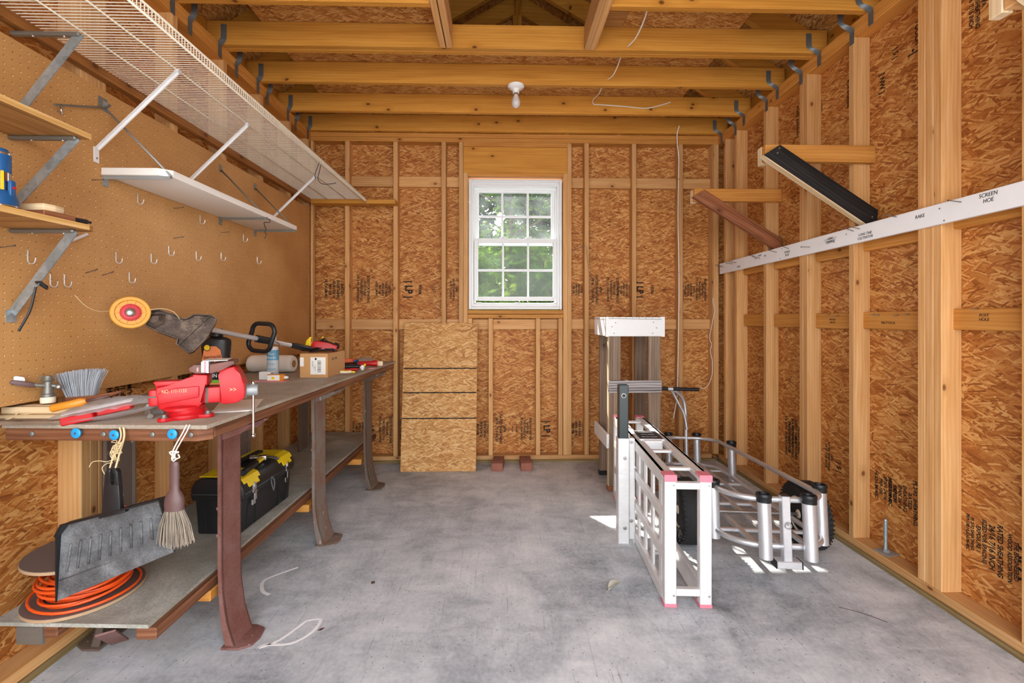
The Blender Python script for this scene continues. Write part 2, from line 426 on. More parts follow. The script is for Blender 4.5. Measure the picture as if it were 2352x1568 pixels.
    def build(s, name, mat, parent=None, loc=None, rot=None, label=None):
        me = bpy.data.meshes.new(name)
        me.from_pydata(s.v, [], s.f)
        ul = me.uv_layers.new(name='UVMap')
        flat = [c for f in s.u for p in f for c in (p[0], p[1])]
        ul.data.foreach_set('uv', flat)
        me.polygons.foreach_set('use_smooth', s.sm)
        me.materials.append(mat); me.validate(); me.update()
        if any(s.sm):
            bm = bmesh.new(); bm.from_mesh(me)
            for e in bm.edges:
                if len(e.link_faces) == 2 and e.calc_face_angle(0) > R(42): e.smooth = False
            bm.to_mesh(me); bm.free()
        o = bpy.data.objects.new(name, me); COL.objects.link(o)
        if parent is not None: o.parent = parent
        if loc is not None: o.location = loc
        if rot is not None: o.rotation_euler = rot
        if label: o['label'] = label
        return o

def tag(o, label=None, cat=None, group=None, kind=None):
    for k, v in (('label', label), ('category', cat), ('group', group), ('kind', kind)):
        if v: o[k] = v
    return o
def thing(name, label, cat, loc=(0, 0, 0), rz=0, group=None, rot=None):
    o = bpy.data.objects.new(name, None); COL.objects.link(o); o.empty_display_size = .05
    o.location = loc; o.rotation_euler = rot if rot else (0, 0, R(rz))
    return tag(o, label, cat, group)
def clone(root, loc, rot=None, label=None, group=None):
    r = root.copy(); COL.objects.link(r); r.location = loc
    if rot is not None: r.rotation_euler = rot
    if label: r['label'] = label
    if group: r['group'] = group
    for ch in list(root.children):
        c = ch.copy(); COL.objects.link(c); c.parent = r
        for g in ch.children:
            d = g.copy(); COL.objects.link(d); d.parent = c
    return r
def text(body, size, M, mat, parent, name='lettering', sx=1.0, shear=0, ext=.0003, align='CENTER', bold=.0):
    cu = bpy.data.curves.new('t', 'FONT'); cu.body = body; cu.size = size; cu.extrude = ext
    cu.offset = size * bold; cu.align_x = align; cu.align_y = 'CENTER'; cu.shear = shear; cu.resolution_u = 3
    tmp = bpy.data.objects.new('t', cu); COL.objects.link(tmp)
    bpy.context.view_layer.update()
    me = bpy.data.meshes.new_from_object(tmp.evaluated_get(bpy.context.evaluated_depsgraph_get()))
    bpy.data.objects.remove(tmp); bpy.data.curves.remove(cu)
    me.transform(M @ Matrix.Diagonal((sx, 1, 1, 1)))
    me.materials.clear(); me.materials.append(mat)
    o = bpy.data.objects.new(name, me); COL.objects.link(o)
    if parent is not None: o.parent = parent
    return o
def arc(cx, cy, r, a0, a1, n=8):
    return [(cx + r * math.cos(R(a0 + (a1 - a0) * i / n)), cy + r * math.sin(R(a0 + (a1 - a0) * i / n))) for i in range(n + 1)]
def smooth(pts, n=6):
    P = [Vector(p) for p in pts]; out = []
    for i in range(len(P) - 1):
        p0 = P[max(i-1, 0)]; p1 = P[i]; p2 = P[i+1]; p3 = P[min(i+2, len(P)-1)]
        for k in range(n):
            t = k / n
            out.append(.5 * ((2*p1) + (p2-p0)*t + (2*p0-5*p1+4*p2-p3)*t*t + (3*p1-p0-3*p2+p3)*t**3))
    out.append(P[-1]); return out
# local frames on the walls: x right as seen from inside, y up, z into the room
def on_right(y, z, x=1.875): return frame((x, y, z), (0, -1, 0), (0, 0, 1), (-1, 0, 0))
def on_left(y, z, x=-1.598): return frame((x, y, z), (0, 1, 0), (0, 0, 1), (1, 0, 0))
def on_back(x, z, y=3.966): return frame((x, y, z), (1, 0, 0), (0, 0, 1), (0, -1, 0))
# ------------------------------------------------------------------ camera, light, world
cam = bpy.data.cameras.new('camera'); cam.sensor_width = 36; cam.lens = 1045 / 2352 * 36
cam.shift_y = -(784 - 730) / 2352; cam.clip_start = .05
co = bpy.data.objects.new('camera', cam); COL.objects.link(co)
co.location = (0, 0, 1.23); co.rotation_euler = (R(90), 0, -R(1.42)); scene.camera = co
vs = scene.view_settings
vs.view_transform = 'Standard'; vs.look = 'None'; vs.gamma = 1; vs.use_curve_mapping = False; vs.exposure = EXPO = 0.0

w = bpy.data.worlds.new('sky'); scene.world = w; w.use_nodes = True
wt = w.node_tree; wt.nodes.clear()
wo = wt.nodes.new('ShaderNodeOutputWorld'); bg = wt.nodes.new('ShaderNodeBackground')
tc = wt.nodes.new('ShaderNodeTexCoord'); sx = wt.nodes.new('ShaderNodeSeparateXYZ'); rp = wt.nodes.new('ShaderNodeValToRGB')
wt.links.new(tc.outputs['Generated'], sx.inputs[0]); wt.links.new(sx.outputs['Z'], rp.inputs[0])
e = rp.color_ramp.elements
e[0].position = .0; e[0].color = (1, .985, .96, 1); e[1].position = .7; e[1].color = (.78, .88, 1, 1)
wt.links.new(rp.outputs[0], bg.inputs[0]); bg.inputs[1].default_value = SKY = 5.7
wt.links.new(bg.outputs[0], wo.inputs[0])
sun = bpy.data.lights.new('sun', 'SUN'); sun.energy = 14; sun.angle = R(.6); sun.color = (1, .94, .84)
so = bpy.data.objects.new('sun', sun); COL.objects.link(so)
so.rotation_euler = Vector((.503, -.79, -1)).to_track_quat('-Z', 'Y').to_euler(); so.location = (-3, 8, 6)

# ------------------------------------------------------------------ setting
YF = -.30            # doorway line
XL, XR, YB = -1.604, 1.879, 3.88
DEP = .089
ZP, ZT = 2.726, 2.802  # underside and top of double plate
def struct(name, b, mat, parent=None, kind='structure'):
    o = b.build(name, mat, parent)
    if parent is None: o['kind'] = kind
    return o

def ground_part(name, x0, x1, y0, y1, z, mat):
    b = MB(); b.box(x0, x1, y0, y1, z - .1, z); return struct(name, b, mat)
floor = struct('floor', MB().box(XL - .1, XR + .1, YF - .1, YB + .1, -.12, 0), CONC)
ground_part('driveway', -5, 5, -9, YF - .1, -.02, DRIVE)
ground_part('lawn', -14, 14, YB + .12, 22, -.12, GRASSM)

def chalk(path, r=.006):
    b = MB(); b.tube([(x, y, .0006) for x, y in path], r, 6, flat=.12); return b.build('chalk_mark', CHALK, floor)
chalk([(p.x, p.y) for p in smooth([(-1.0, 2.27, 0), (-1.06, 2.22, 0), (-1.11, 2.16, 0), (-1.075, 2.08, 0), (-1.03, 2.05, 0)], 4)], .008)
chalk([(p.x, p.y) for p in smooth([(-.79, 1.87, 0), (-.845, 1.76, 0), (-.90, 1.72, 0), (-.885, 1.735, 0), (-.795, 1.74, 0), (-.74, 1.80, 0), (-.735, 1.875, 0), (-.79, 1.87, 0)], 4)], .007)

# --- walls: OSB skin, each stud, plate and block a part
def wall(name, b, mat=OSBW): return struct(name, b, mat)
bR = MB(); bR.box(1.968, 1.980, YF, YB + .1, 0, ZT, L=1); wall_right = wall('wall_right', bR)
bL = MB(); bL.box(-1.705, -1.693, YF, YB + .1, 0, ZT, L=1); wall_left = wall('wall_left', bL)
WX0, WX1, WZ0, WZ1 = -.279, .533, 1.297, 2.437
bB = MB()
y0, y1 = YB + DEP, YB + DEP + .012
bB.box(-1.693, WX0, y0, y1, 0, ZT, L=0); bB.box(WX1, 1.968, y0, y1, 0, ZT, L=0)
bB.box(WX0, WX1, y0, y1, 0, WZ0, L=0); bB.box(WX0, WX1, y0, y1, WZ1, ZT, L=0)
bB.prism([(-1.70, ZT), (1.98, ZT), (.14, 3.99)], 0, .012, frame((0, y1, 0), (1, 0, 0), (0, 0, 1), (0, -1, 0)))
wall_back = wall('wall_back', bB)
def piece(name, parent, x0, x1, y0, y1, z0, z1, mat=STUD, bev=.003):
    return MB().box(x0, x1, y0, y1, z0, z1, bev=bev).build(name, mat, parent)
ZS0, ZS1 = .058, ZP    # stud foot and head
# right wall
RS = [3.576, 3.172, 2.743, 2.781, 2.375, 1.893, 1.931, 1.969, 1.56, 1.20, .80, .40, 0.0]
for y in RS: piece('stud', wall_right, XR, XR + DEP, y, y + .0375, ZS0, ZS1)
piece('corner_post', wall_right, XR, XR + DEP, 3.752, 3.79, ZS0, ZS1)
piece('corner_post', wall_right, XR - .045, XR, YB - .005, YB + .04, ZS0, ZS1)
piece('bottom_plate', wall_right, XR - .002, XR + DEP, YF, YB, .02, .058, STUD)
piece('treated_sill', wall_right, XR - .014, XR + DEP, YF, YB, -.015, .02, TREATED, .004)
for k in (0, 1): piece('top_plate', wall_right, XR, XR + DEP, YF, YB + DEP, ZP + .038 * k, ZP + .038 * (k + 1) - .001, PLATE)
bl = [(3.214, 3.572, 0), (2.822, 3.168, 0), (2.416, 2.74, 0), (2.01, 2.40, .004), (1.60, 1.925, .012), (1.24, 1.556, .012)]
for (a, b, dz) in bl:
    piece('blocking', wall_right, 1.93, 1.967, a, b, 1.168 + dz, 1.257 + dz, PLATE, .004)
    piece('blocking', wall_right, 1.93, 1.967, a, b, 1.572 + dz * 3 - (2.4 - a) * .0, 1.661 + dz * 3, PLATE, .004)
# left wall
LS = [3.49, 3.08, 2.672, 2.265, 1.855, 1.817, 1.779, 1.37, .96, .55, .14]
for y in LS: piece('stud', wall_left, XL - DEP, XL, y, y + .0375, ZS0, ZS1)
piece('corner_post', wall_left, XL, XL + .022, YB - .005, YB + .04, ZS0, ZS1)
piece('corner_post', wall_left, XL - DEP, XL, 3.83, 3.868, ZS0, ZS1)
piece('bottom_plate', wall_left, XL - DEP, XL + .002, YF, YB, .02, .058, STUD)
piece('treated_sill', wall_left, XL - DEP, XL + .014, YF, YB, -.015, .02, TREATED, .004)
for k in (0, 1): piece('top_plate', wall_left, XL - DEP, XL, YF, YB + DEP, ZP + .038 * k, ZP + .038 * (k + 1) - .001, PLATE)
# back wall
def bst(x, z0=ZS0, z1=ZS1, mat=STUD): return piece('stud', wall_back, x, x + .0375, YB, YB + DEP, z0, z1, mat)
for x in (-1.318, -.911, -.504, -.356, .569, .718, 1.128, 1.532): bst(x)
piece('corner_post', wall_back, XR - .051, XR - .046, YB + .004, YB + DEP, ZS0, ZS1)
for x in (-.3175, .534): bst(x, ZS0, 2.467)                     # jack studs
for x in (-.279, -.104, .30, .4925): bst(x, ZS0, 1.226)              # cripples under the sill
piece('header', wall_back, -.3175, .5685, YB + .002, YB + DEP, 2.467, 2.689, JOIST)
piece('header_plate', wall_back, -.3175, .5685, YB, YB + DEP, 2.69, 2.7255, PLATE)
piece('header_plate', wall_back, -.279, .533, YB, YB + DEP, 2.437, 2.467, PLATE)
for z in (1.227, 1.264): piece('sill_plate', wall_back, -.279, .533, YB, YB + DEP, z, z + .0335, PLATE)
piece('bottom_plate', wall_back, -1.60, 1.82, YB - .002, YB + DEP, .022, .058, STUD)
piece('treated_sill', wall_back, -1.59, 1.85, YB - .014, YB + DEP, -.015, .022, TREATED, .004)
for k in (0, 1): piece('top_plate', wall_back, XL, XR, YB, YB + DEP, ZP + .038 * k, ZP + .038 * (k + 1) - .001, PLATE)
for (a, b) in ((-1.58, -1.318), (-1.28, -.911), (-.8735, -.504), (-.4665, -.356), (.607, .718), (.7555, 1.128), (1.1655, 1.532), (1.5695, 1.83)):
    piece('blocking', wall_back, a, b, YB + .05, YB + .088, 2.357, 2.446, STUD)
    piece('blocking', wall_back, a, b, YB + .05, YB + .088, 1.131, 1.22, STUD)
for (a, b) in ((-.2415, -.104), (-.0665, .30), (.3375, .4925)):
    piece('blocking', wall_back, a, b, YB + .05, YB + .088, 1.131, 1.22, STUD)
piece('ledger', wall_back, -1.566, -.872, YB - .09, YB - .001, 2.176, 2.212, JOIST)
piece('ledger', wall_left, XL + .001, XL + .04, .2, YB - .09, 2.178, 2.214, LEDGER)
# front wall with the open doorway behind the camera
bF = MB(); bF.box(-1.705, -1.45, YF - .1, YF, 0, ZT, L=2); bF.box(1.72, 1.98, YF - .1, YF, 0, ZT, L=2); bF.box(-1.45, 1.72, YF - .1, YF, 2.62, ZT, L=0)
bF.prism([(-1.70, ZT), (1.98, ZT), (.14, 3.99)], 0, .012, frame((0, YF, 0), (1, 0, 0), (0, 0, 1), (0, -1, 0)))
wall_front = wall('wall_front', bF)

# printed stamps on the sheathing
def stamp(parent, M, body, size=.026): return text(body, size * 1.15, M, INKB, parent, 'printed_stamp', .85, bold=.025)
ROT = Matrix.Rotation(R(90), 4, 'Z'); RON = Matrix.Rotation(R(-90), 4, 'Z')
S1 = 'APA\nRATED SHEATHING\n24/16  7/16 INCH'; S2 = 'SIZED FOR SPACING\nEXPOSURE 1\nTHICKNESS 7/16\nPS 2-92  SHEATHING'
S3 = '| LP |'; S4 = 'RATED\nSHEATHING\nSPAN 24/16\nPRP-108\nHUD-UM-40C'
bays = [(-1.44, S4, .03), (-1.19, S2, .026), (-1.02, S4, .024), (-.80, S3, .075), (-.70, 'N2006', .03), (-.58, '| 5 |', .03), (-.41, S1, .022), (.66, S4, .02), (.84, S1, .03), (.98, S2, .024), (1.08, S4, .022), (1.22, S3, .07), (1.33, 'N2006', .03), (1.44, '| 5 |', .03), (1.70, S2 + '\n' + S4, .022)]
for x, s, z in bays:
    stamp(wall_back, on_back(x, 1.477) @ (RON if s != '| 5 |' else ROT), s, z)
for x, s, z in [(-1.22, S4, .024), (-1.12, 'APA', .05), (-1.0, S2, .026), (-.84, S1, .024), (-.17, S4, .028), (.0, S1, .03), (.12, '<-->\n<-->', .03), (.22, S2, .022), (.40, S3, .07), (.66, S4, .026), (1.30, S2, .026)]:
    stamp(wall_back, on_back(x, .262) @ RON, s, z)
for y, z, s, k in [(1.655, .30, 'APA', .07), (1.70, .30, 'THE ENGINEERED\nWOOD ASSOCIATION', .019), (1.745, .31, 'RATED SHEATHING', .024), (1.775, .31, '24/16 7/16 INCH', .026), (1.815, .32, 'SIZED FOR SPACING\nEXPOSURE 1', .020), (1.86, .33, 'PS 2-92 SHEATHING\nPRP-108 HUD-UM-40C', .016), (2.14, .35, S2 + '\n' + S4, .024), (2.28, .36, S4, .024), (2.60, .36, '| 5 |', .04), (2.68, .4, S1, .02), (2.95, .42, S4 + '\n' + S2, .03), (3.02, .42, S1, .03)]:
    stamp(wall_right, on_right(y, z, 1.9672) @ RON, s, k)
for y, z, s, k in [(2.86, 2.53, S4 + '\n' + S2, .024), (3.32, 2.50, S4, .024), (2.10, 2.58, 'TOUCH', .034), (2.12, 2.50, '-|', .05), (2.22, 2.55, '| 5 |', .034), (2.30, 2.44, '[ NW ]', .035), (1.83, 2.52, S1, .022), (2.50, 2.50, S2, .018)]:
    stamp(wall_right, on_right(y, z, 1.9672) @ RON, s, k)
for y, s in [(1.62, 'APA'), (2.05, S4), (2.45, S2)]: stamp(wall_left, on_left(y, .9, -1.6925) @ ROT, s, .03)

# --- ceiling: roof sheathing, with joists, rafters, trimmers and attic boards as parts
RX, RZ0, SL = .14, 2.80, .58
def roofz(x, off=0): return RZ0 + SL * ((1.93 - x) if x > RX else (x + 1.65)) + off
b = MB()
fr = frame((0, YB + .25, 0), (1, 0, 0), (0, 0, 1), (0, -1, 0))
zr = roofz(RX)
b.prism([(RX, zr + .163), (2.35, roofz(2.35, .163)), (2.35, roofz(2.35, .178)), (RX, zr + .178)], 0, 4.65, fr)
b.prism([(RX, zr + .163), (-2.07, roofz(-2.07, .163)), (-2.07, roofz(-2.07, .178)), (RX, zr + .178)], 0, 4.65, fr)
for i, f in enumerate(b.f): b.u[i] = [(b.v[k][1], b.v[k][0] * 1.15) for k in f]
ceiling = struct('ceiling', b, OSBR)
piece('ridge_board', ceiling, RX - .019, RX + .019, YF, YB + .08, zr - .03, zr + .16, JOIST)
def strap_mesh(side):
    b = MB(); n = 14; vs = []; fs = []
    for i in range(n + 1):
        t = i / n; z = .125 - .20 * t; q = min(1, max(0, (t - .36) / .30)); q = q * q * (3 - 2 * q)
        a = R(90) * q; wx, wy = math.cos(a) * .016, -math.sin(a) * .016
        cx = (-.052 + .052 * q) * (1 if side > 0 else .25); cy = -.0035 - .014 * q
        vs += [(side * (cx - wx), cy - wy, z), (side * (cx + wx), cy + wy, z)]
        th = .0015
        vs += [(side * (cx + wx - th * math.sin(a)), cy + wy - th, z), (side * (cx - wx - th * math.sin(a)), cy - wy - th, z)]
    for i in range(n):
        for k in range(4):
            fs.append([i*4+k, i*4+(k+1) % 4, i*4+4+(k+1) % 4, i*4+4+k])
    fs.append([0, 1, 2, 3]); fs.append([n*4+3, n*4+2, n*4+1, n*4])
    b.add(vs, fs, None, None, True)
    return b
strapR = strap_mesh(1).build('hurricane_tie', TIEM); strapL = strap_mesh(-1).build('hurricane_tie', TIEM)
me_R, me_L = strapR.data, strapL.data
bpy.data.objects.remove(strapR); bpy.data.objects.remove(strapL)
def strap(joist, side, y, z=2.79):
    o = bpy.data.objects.new('hurricane_tie', me_R if side > 0 else me_L); COL.objects.link(o)
    o.parent = joist; o.location = ((XR - .002) if side > 0 else (XL + .002), y, z)
TX0, TX1, TX2, TX3 = -.354, -.276, .488, .556     # trimmer faces
def joist(y, w=.0375, cut=False, n=1):
    for k in range(n):
        yy = y + k * .038
        if cut:
            a = piece('joist', ceiling, -1.69, TX0 - .001, yy, yy + w, ZT, 2.94, JOIST); c = piece('joist', ceiling, TX3 + .001, 1.94, yy, yy + w, ZT, 2.94, JOIST)
        else: a = c = piece('joist', ceiling, -1.69, 1.94, yy, yy + w, ZT, 2.94, JOIST)
        if k == 0: strap(a, -1, yy); strap(c, 1, yy)
    if y < 3.8: strap(a, -1, y + .125 + .038 * (n - 1), 2.765); strap(c, 1, y + .125 + .038 * (n - 1), 2.765)
    yr = y + .038 * n + .001
    for s in (-1, 1):
        xe = 2.3 if s > 0 else -2.02
        pts = [(RX + s * .02, roofz(RX + s * .02)), (xe, roofz(xe)), (xe, roofz(xe, .161)), (RX + s * .02, roofz(RX + s * .02, .161))]
        bb = MB(); bb.prism(pts, -yr - .0375, -yr, frame((0, 0, 0), (1, 0, 0), (0, 0, 1), (0, -1, 0)))
        for i, f in enumerate(bb.f): bb.u[i] = [(bb.v[k2][0] * 1.15 + y, bb.v[k2][2] * .55 + bb.v[k2][1]) for k2 in f]
        bb.build('rafter', JOIST, ceiling)
for y in (.25, .65): joist(y)
for y in (1.06, 1.46, 1.87, 2.28): joist(y, cut=True)
joist(2.655, n=2); joist(3.061); joist(3.486); joist(3.842)
for x in (TX0, TX0 + .0395, TX2, TX2 + .0345): piece('trimmer', ceiling, x, x + .034, .70, 2.654, ZT - .004, 2.94, STUD)
for (x0, x1, ya, yb) in ((-1.38, TX0 + .0, .3, 2.70), (TX3 + .16, 1.41, .3, 2.70), (TX3, TX3 + .158, .3, 2.70), (-1.38, 1.41, 2.702, 3.87)):
    MB().box(x0, x1, ya, yb, 2.941, 2.955, L=0).build('attic_board', PLY if x1 - x0 < .3 else OSBR, ceiling)
for s in (-1, 1): piece('eave_light_block', ceiling, 1.966 if s > 0 else -1.709, 1.984 if s > 0 else -1.691, YF, YB + .1, ZT + .001, 3.02 if s > 0 else 2.995, JOIST)  # added boards that keep outdoor light from leaking in at the eaves
for x in (-.75, -.32, RX - .0375, RX + .002, .55, 1.0):   # gable studs
    piece('gable_stud', ceiling, x, x + .0375, YB + .002, YB + DEP - .001, ZT, roofz(x + .02), JOIST)

# --- window
wb = MB()
fy0, fy1 = 3.893, 4.03
def ring(b, x0, x1, z0, z1, y0, y1, w, wt=None, wbm=None, bev=.003):
    wt = w if wt is None else wt; wbm = w if wbm is None else wbm
    b.box(x0, x0 + w, y0, y1, z0, z1, bev=bev); b.box(x1 - w, x1, y0, y1, z0, z1, bev=bev)
    b.box(x0 + w, x1 - w, y0, y1, z1 - wt, z1, bev=bev); b.box(x0 + w, x1 - w, y0, y1, z0, z0 + wbm, bev=bev)
ring(wb, -.272, .526, 1.304, 2.417, fy0, fy1, .022, bev=.004)
ring(wb, -.250, .504, 1.326, 2.395, fy0 + .018, fy1 - .002, .018, .035, .026)
ring(wb, -.232, .486, 1.352, 2.36, fy0 + .055, fy1 - .004, .012, .022, .01)
window = wb.build('window_1', VINYL); window['kind'] = 'structure'
def sash(x0, x1, z0, z1, y, st, rt, rb, nx, nz, glass, xm):
    b = MB(); ring(b, x0, x1, z0, z1, y, y + .032, st, rt, rb)
    s = b.build('sash', VINYL, window)
    g0, g1, h0, h1 = x0 + st, x1 - st, z0 + rb, z1 - rt
    m = MB()
    for x in xm: m.box(x - .009, x + .009, y + .010, y + .022, h0, h1, bev=.003)
    zc = (h0 + h1) / 2 - .005
    m.box(g0, g1, y + .0095, y + .0225, zc - .010, zc + .010, bev=.003)
    m.build('muntin_grid', VINYL, s)
    MB().box(g0, g1, y + .0150, y + .0165, h0, h1).build('pane', glass, s)
    return s
up = sash(-.222, .474, 1.862, 2.345, 3.972, .032, .022, .055, 3, 2, GLASSH, (.014, .237))
lo = sash(-.229, .487, 1.379, 1.914, 3.925, .034, .034, .034, 3, 2, GLASS, (.020, .237))
for x in (.02, .24):
    b = MB(); b.box(x - .03, x + .03, 3.915, 3.95, 1.914, 1.926, bev=.004); b.box(x - .012, x + .02, 3.918, 3.942, 1.926, 1.934, bev=.003); b.build('sash_lock', VINYL, lo)
for x in (-.21, .125, .455): MB().box(x, x + .045, 3.93, 3.955, 1.352, 1.366, bev=.002).build('sill_clip', VINYL, window)

# --- trees beyond the window
def tree(name, label, cx, cy, h, rad, n, mat, seed, trunk=.08, low=.4, size=.09, grp='trees behind the shed'):
    rnd = random.Random(seed)
    t = thing(name, label, 'tree', (cx, cy, -.12), 0, grp)
    tb = MB(); tb.tube([(0, 0, 0), (.05, .03, h * .3), (-.04, .02, h * .6), (.02, 0, h * .9)], [trunk, trunk * .8, trunk * .5, trunk * .2], 8)
    for k in range(9):
        a = rnd.random() * 6.28; z = h * (.3 + .06 * k); l = rad * .7
        tb.tube([(0, 0, z), (math.cos(a) * l * .5, math.sin(a) * l * .5, z + .15), (math.cos(a) * l, math.sin(a) * l, z + .35)], [trunk * .4, trunk * .25, trunk * .1], 5)
    tb.build('trunk', BARK, t)
    vs = []; fs = []
    cl = []
    for k in range(26):
        a = rnd.random() * 6.28; r = rad * math.sqrt(rnd.random()) * .8; z = h * (low + (1 - low) * rnd.random())
        cl.append((r * math.cos(a), r * math.sin(a), z, rad * (.28 + .25 * rnd.random())))
    for i in range(n):
        c = rnd.choice(cl)
        d = Vector((rnd.gauss(0, 1), rnd.gauss(0, 1), rnd.gauss(0, 1))).normalized() * c[3] * (.55 + .5 * rnd.random())
        p = Vector(c[:3]) + d
        e1 = Vector((rnd.gauss(0, 1), rnd.gauss(0, 1), rnd.gauss(0, .7))).normalized(); e2 = e1.orthogonal().normalized()
        s = size * (.5 + rnd.random())
        o = len(vs)
        vs += [tuple(p - e1 * s), tuple(p + e2 * s * .4), tuple(p + e1 * s), tuple(p - e2 * s * .4)]
        fs.append([o, o + 1, o + 2, o + 3])
    MB().add(vs, fs).build('foliage', mat, t)
    return t
tree('broadleaf_tree', 'bright leafed tree framed by the window panes', .25, 9.6, 5.2, 1.35, 12000, LEAF1, 5, .08, .10, .085)
tree('broadleaf_tree', 'tall broadleaf tree left of the window view', -2.6, 10.2, 5.4, 1.4, 4500, LEAF2, 3)
tree('broadleaf_tree', 'dark leafed tree right of the window view', 3.4, 10.0, 5.4, 1.4, 3000, LEAF2, 8)
tree('shrub', 'leafy shrub low outside the window on the left', -.62, 6.6, 2.2, .52, 4200, LEAF1, 12, .04, .1, .05, 'shrubs behind the shed')
tree('shrub', 'dark shrub low outside the window on the right', .78, 6.5, 2.0, .58, 4200, LEAF2, 15, .04, .1, .05, 'shrubs behind the shed')
tree('broadleaf_tree', 'broad tree farthest back behind the shed', .3, 16, 7.6, 3.0, 14000, LEAF2, 21, .12, .03, .17)
# ------------------------------------------------------------------ workbench
BZ = .89; BA = -2.8
BO = Vector((-.937, 1.474, 0)); BM = Matrix.Translation(BO) @ Matrix.Rotation(R(BA), 4, 'Z'); BI = BM.inverted()
bench = thing('workbench', 'long grey-topped workbench on rusty steel legs along the pegboard wall', 'workbench', BO, BA)
LB = 2.14
b = MB(); b.prism([(.006, -.008), (.006, LB), (-.768, LB), (-.664, -.008)], .876, BZ, bev=.003); b.build('tabletop', BENCH, bench)
b = MB(); b.box(-.088, 0, .036, LB - .03, .838, .8755, bev=.004); b.build('front_rail', RUSTW, bench)
b = MB(); b.prism([(-.66, 0), (-.03, 0), (0, .030), (0, .0355), (-.66, .0355)], .836, .8755, bev=.002); b.build('end_rail', RUSTW, bench)
b = MB(); b.box(-.76, -.09, LB - .085, LB - .05, .838, .8755, bev=.004); b.build('end_rail', RUSTW, bench)
for x in (-.335, -.30, -.175, -.05, -.57):
    b = MB(); b.lathe([(.0085, 0), (.0085, .004), (.006, .006), (0, .006)], frame((x, 0, .858), (1, 0, 0), (0, 0, 1), (0, -1, 0)), 12); b.build('bolt', OLDZINC, bench)
for x, z in ((-.412, .864), (-.288, .859), (-.100, .863)):
    b = MB(); fm = frame((x, 0, z), (1, 0, 0), (0, 0, 1), (0, -1, 0))
    b.lathe([(.005, 0), (.005, .012), (.015, .012), (.016, .016), (.012, .019), (.004, .019), (.004, .0165), (0, .0165)], fm, 20)
    k = b.build('hanging_peg', BLUE, bench, label='round bright blue peg')
    s = MB(); s.lathe([(.0032, .0165), (.0032, .0205), (0, .0205)], fm, 8); s.build('screw', STEEL, k)
def bench_leg(x, y, out, mat, wd=.13):
    """pressed channel leg: web facing out, top gusset and kicked foot"""
    b = MB(); s = 1 if out else -1
    def web(pts, ya, yb):
        b.prism([(s * p, q) for p, q in pts], ya, yb, frame((x, y, 0), (1, 0, 0), (0, 0, 1), (0, -1, 0)))
    t = .005
    zt = .836
    path = [(0, zt), (0, .30), (.004, .20), (.018, .10), (.042, .02), (.052, 0)]
    web(path + [(p - t, q) for p, q in path[::-1]], -wd, 0)
    fl = [(0, zt), (0, .30), (.004, .20), (.018, .10), (.042, .02), (.052, 0), (.012, 0), (-.004, .08), (-.015, .2), (-.018, .30), (-.018, zt)]
    web(fl, -t, 0); web(fl, -wd, -wd + t)
    b.prism([(s * p, q) for p, q in [(0, -.012), (.065, -.012), (.105, .01), (.112, wd * .5), (.10, wd - .005), (.06, wd + .012), (0, wd + .012)]], .0, .009, TR(x, y, 0), bev=.003)
    g = [(0, .775), (0, zt), (.112, zt), (.108, .828), (.07, .80)]
    web(g, -t, 0); web(g, -wd, -wd + t)
    b.prism([(s * p, q) for p, q in [(-.03, .0), (.112, .0), (.112, wd), (-.03, wd)]], zt - .004, zt, TR(x, y, 0))
    for zz in (.42, .52): b.lathe([(.007, 0), (.007, .003), (0, .003)], frame((x - s * .015, y, zz), (1, 0, 0), (0, 0, 1), (0, -1, 0)), 10)
    return b.build('leg', mat, bench)
bench_leg(-.112, .242, True, RUST1, .112); bench_leg(-.112, 1.0, True, RUST2); bench_leg(-.112, 1.795, True, RUST3)
bench_leg(-.555, .225, False, RUST3); bench_leg(-.56, 1.0, False, RUST2); bench_leg(-.60, 1.795, False, RUST3)
SZ = .27
b = MB(); b.prism([(-.165, -.03), (-.245, 2.37), (-.765, 2.37), (-.672, -.03)], SZ - .012, SZ); b.build('lower_shelf', SHELFG, bench)
fr, ln = along((-.1855, -.03, SZ - .031), (-.2655, 2.36, SZ - .031))
b = MB(); b.box(0, ln, -.044, .020, -.0185, .0185, fr, .004); b.build('shelf_rail', RUSTW, bench)
fr, ln = along((-.50, -.03, SZ - .031), (-.60, 2.36, SZ - .031))
b = MB(); b.box(0, ln, -.04, .04, -.018, .018, fr, .004); b.build('shelf_rail', RUSTW, bench)
for y in (.225, 1.0, 1.795):
    b = MB(); b.box(-.59, -.15, y + .006, y + .12, SZ - .092, SZ - .052, bev=.004); b.build('stretcher', PLATE, bench)
b = MB(); b.box(-.585, -.50, -.034, -.026, SZ - .066, SZ - .012); b.build('shelf_bracket', OLDZINC, bench)
b = MB(); b.beam((-.33, .0, SZ - .05), (-.50, .24, .02), .05, .006, (0, 0, 1)); b.build('brace', RUST1, bench)

def wl(p): return BI @ Vector(p)      # world point to bench frame (for reference)

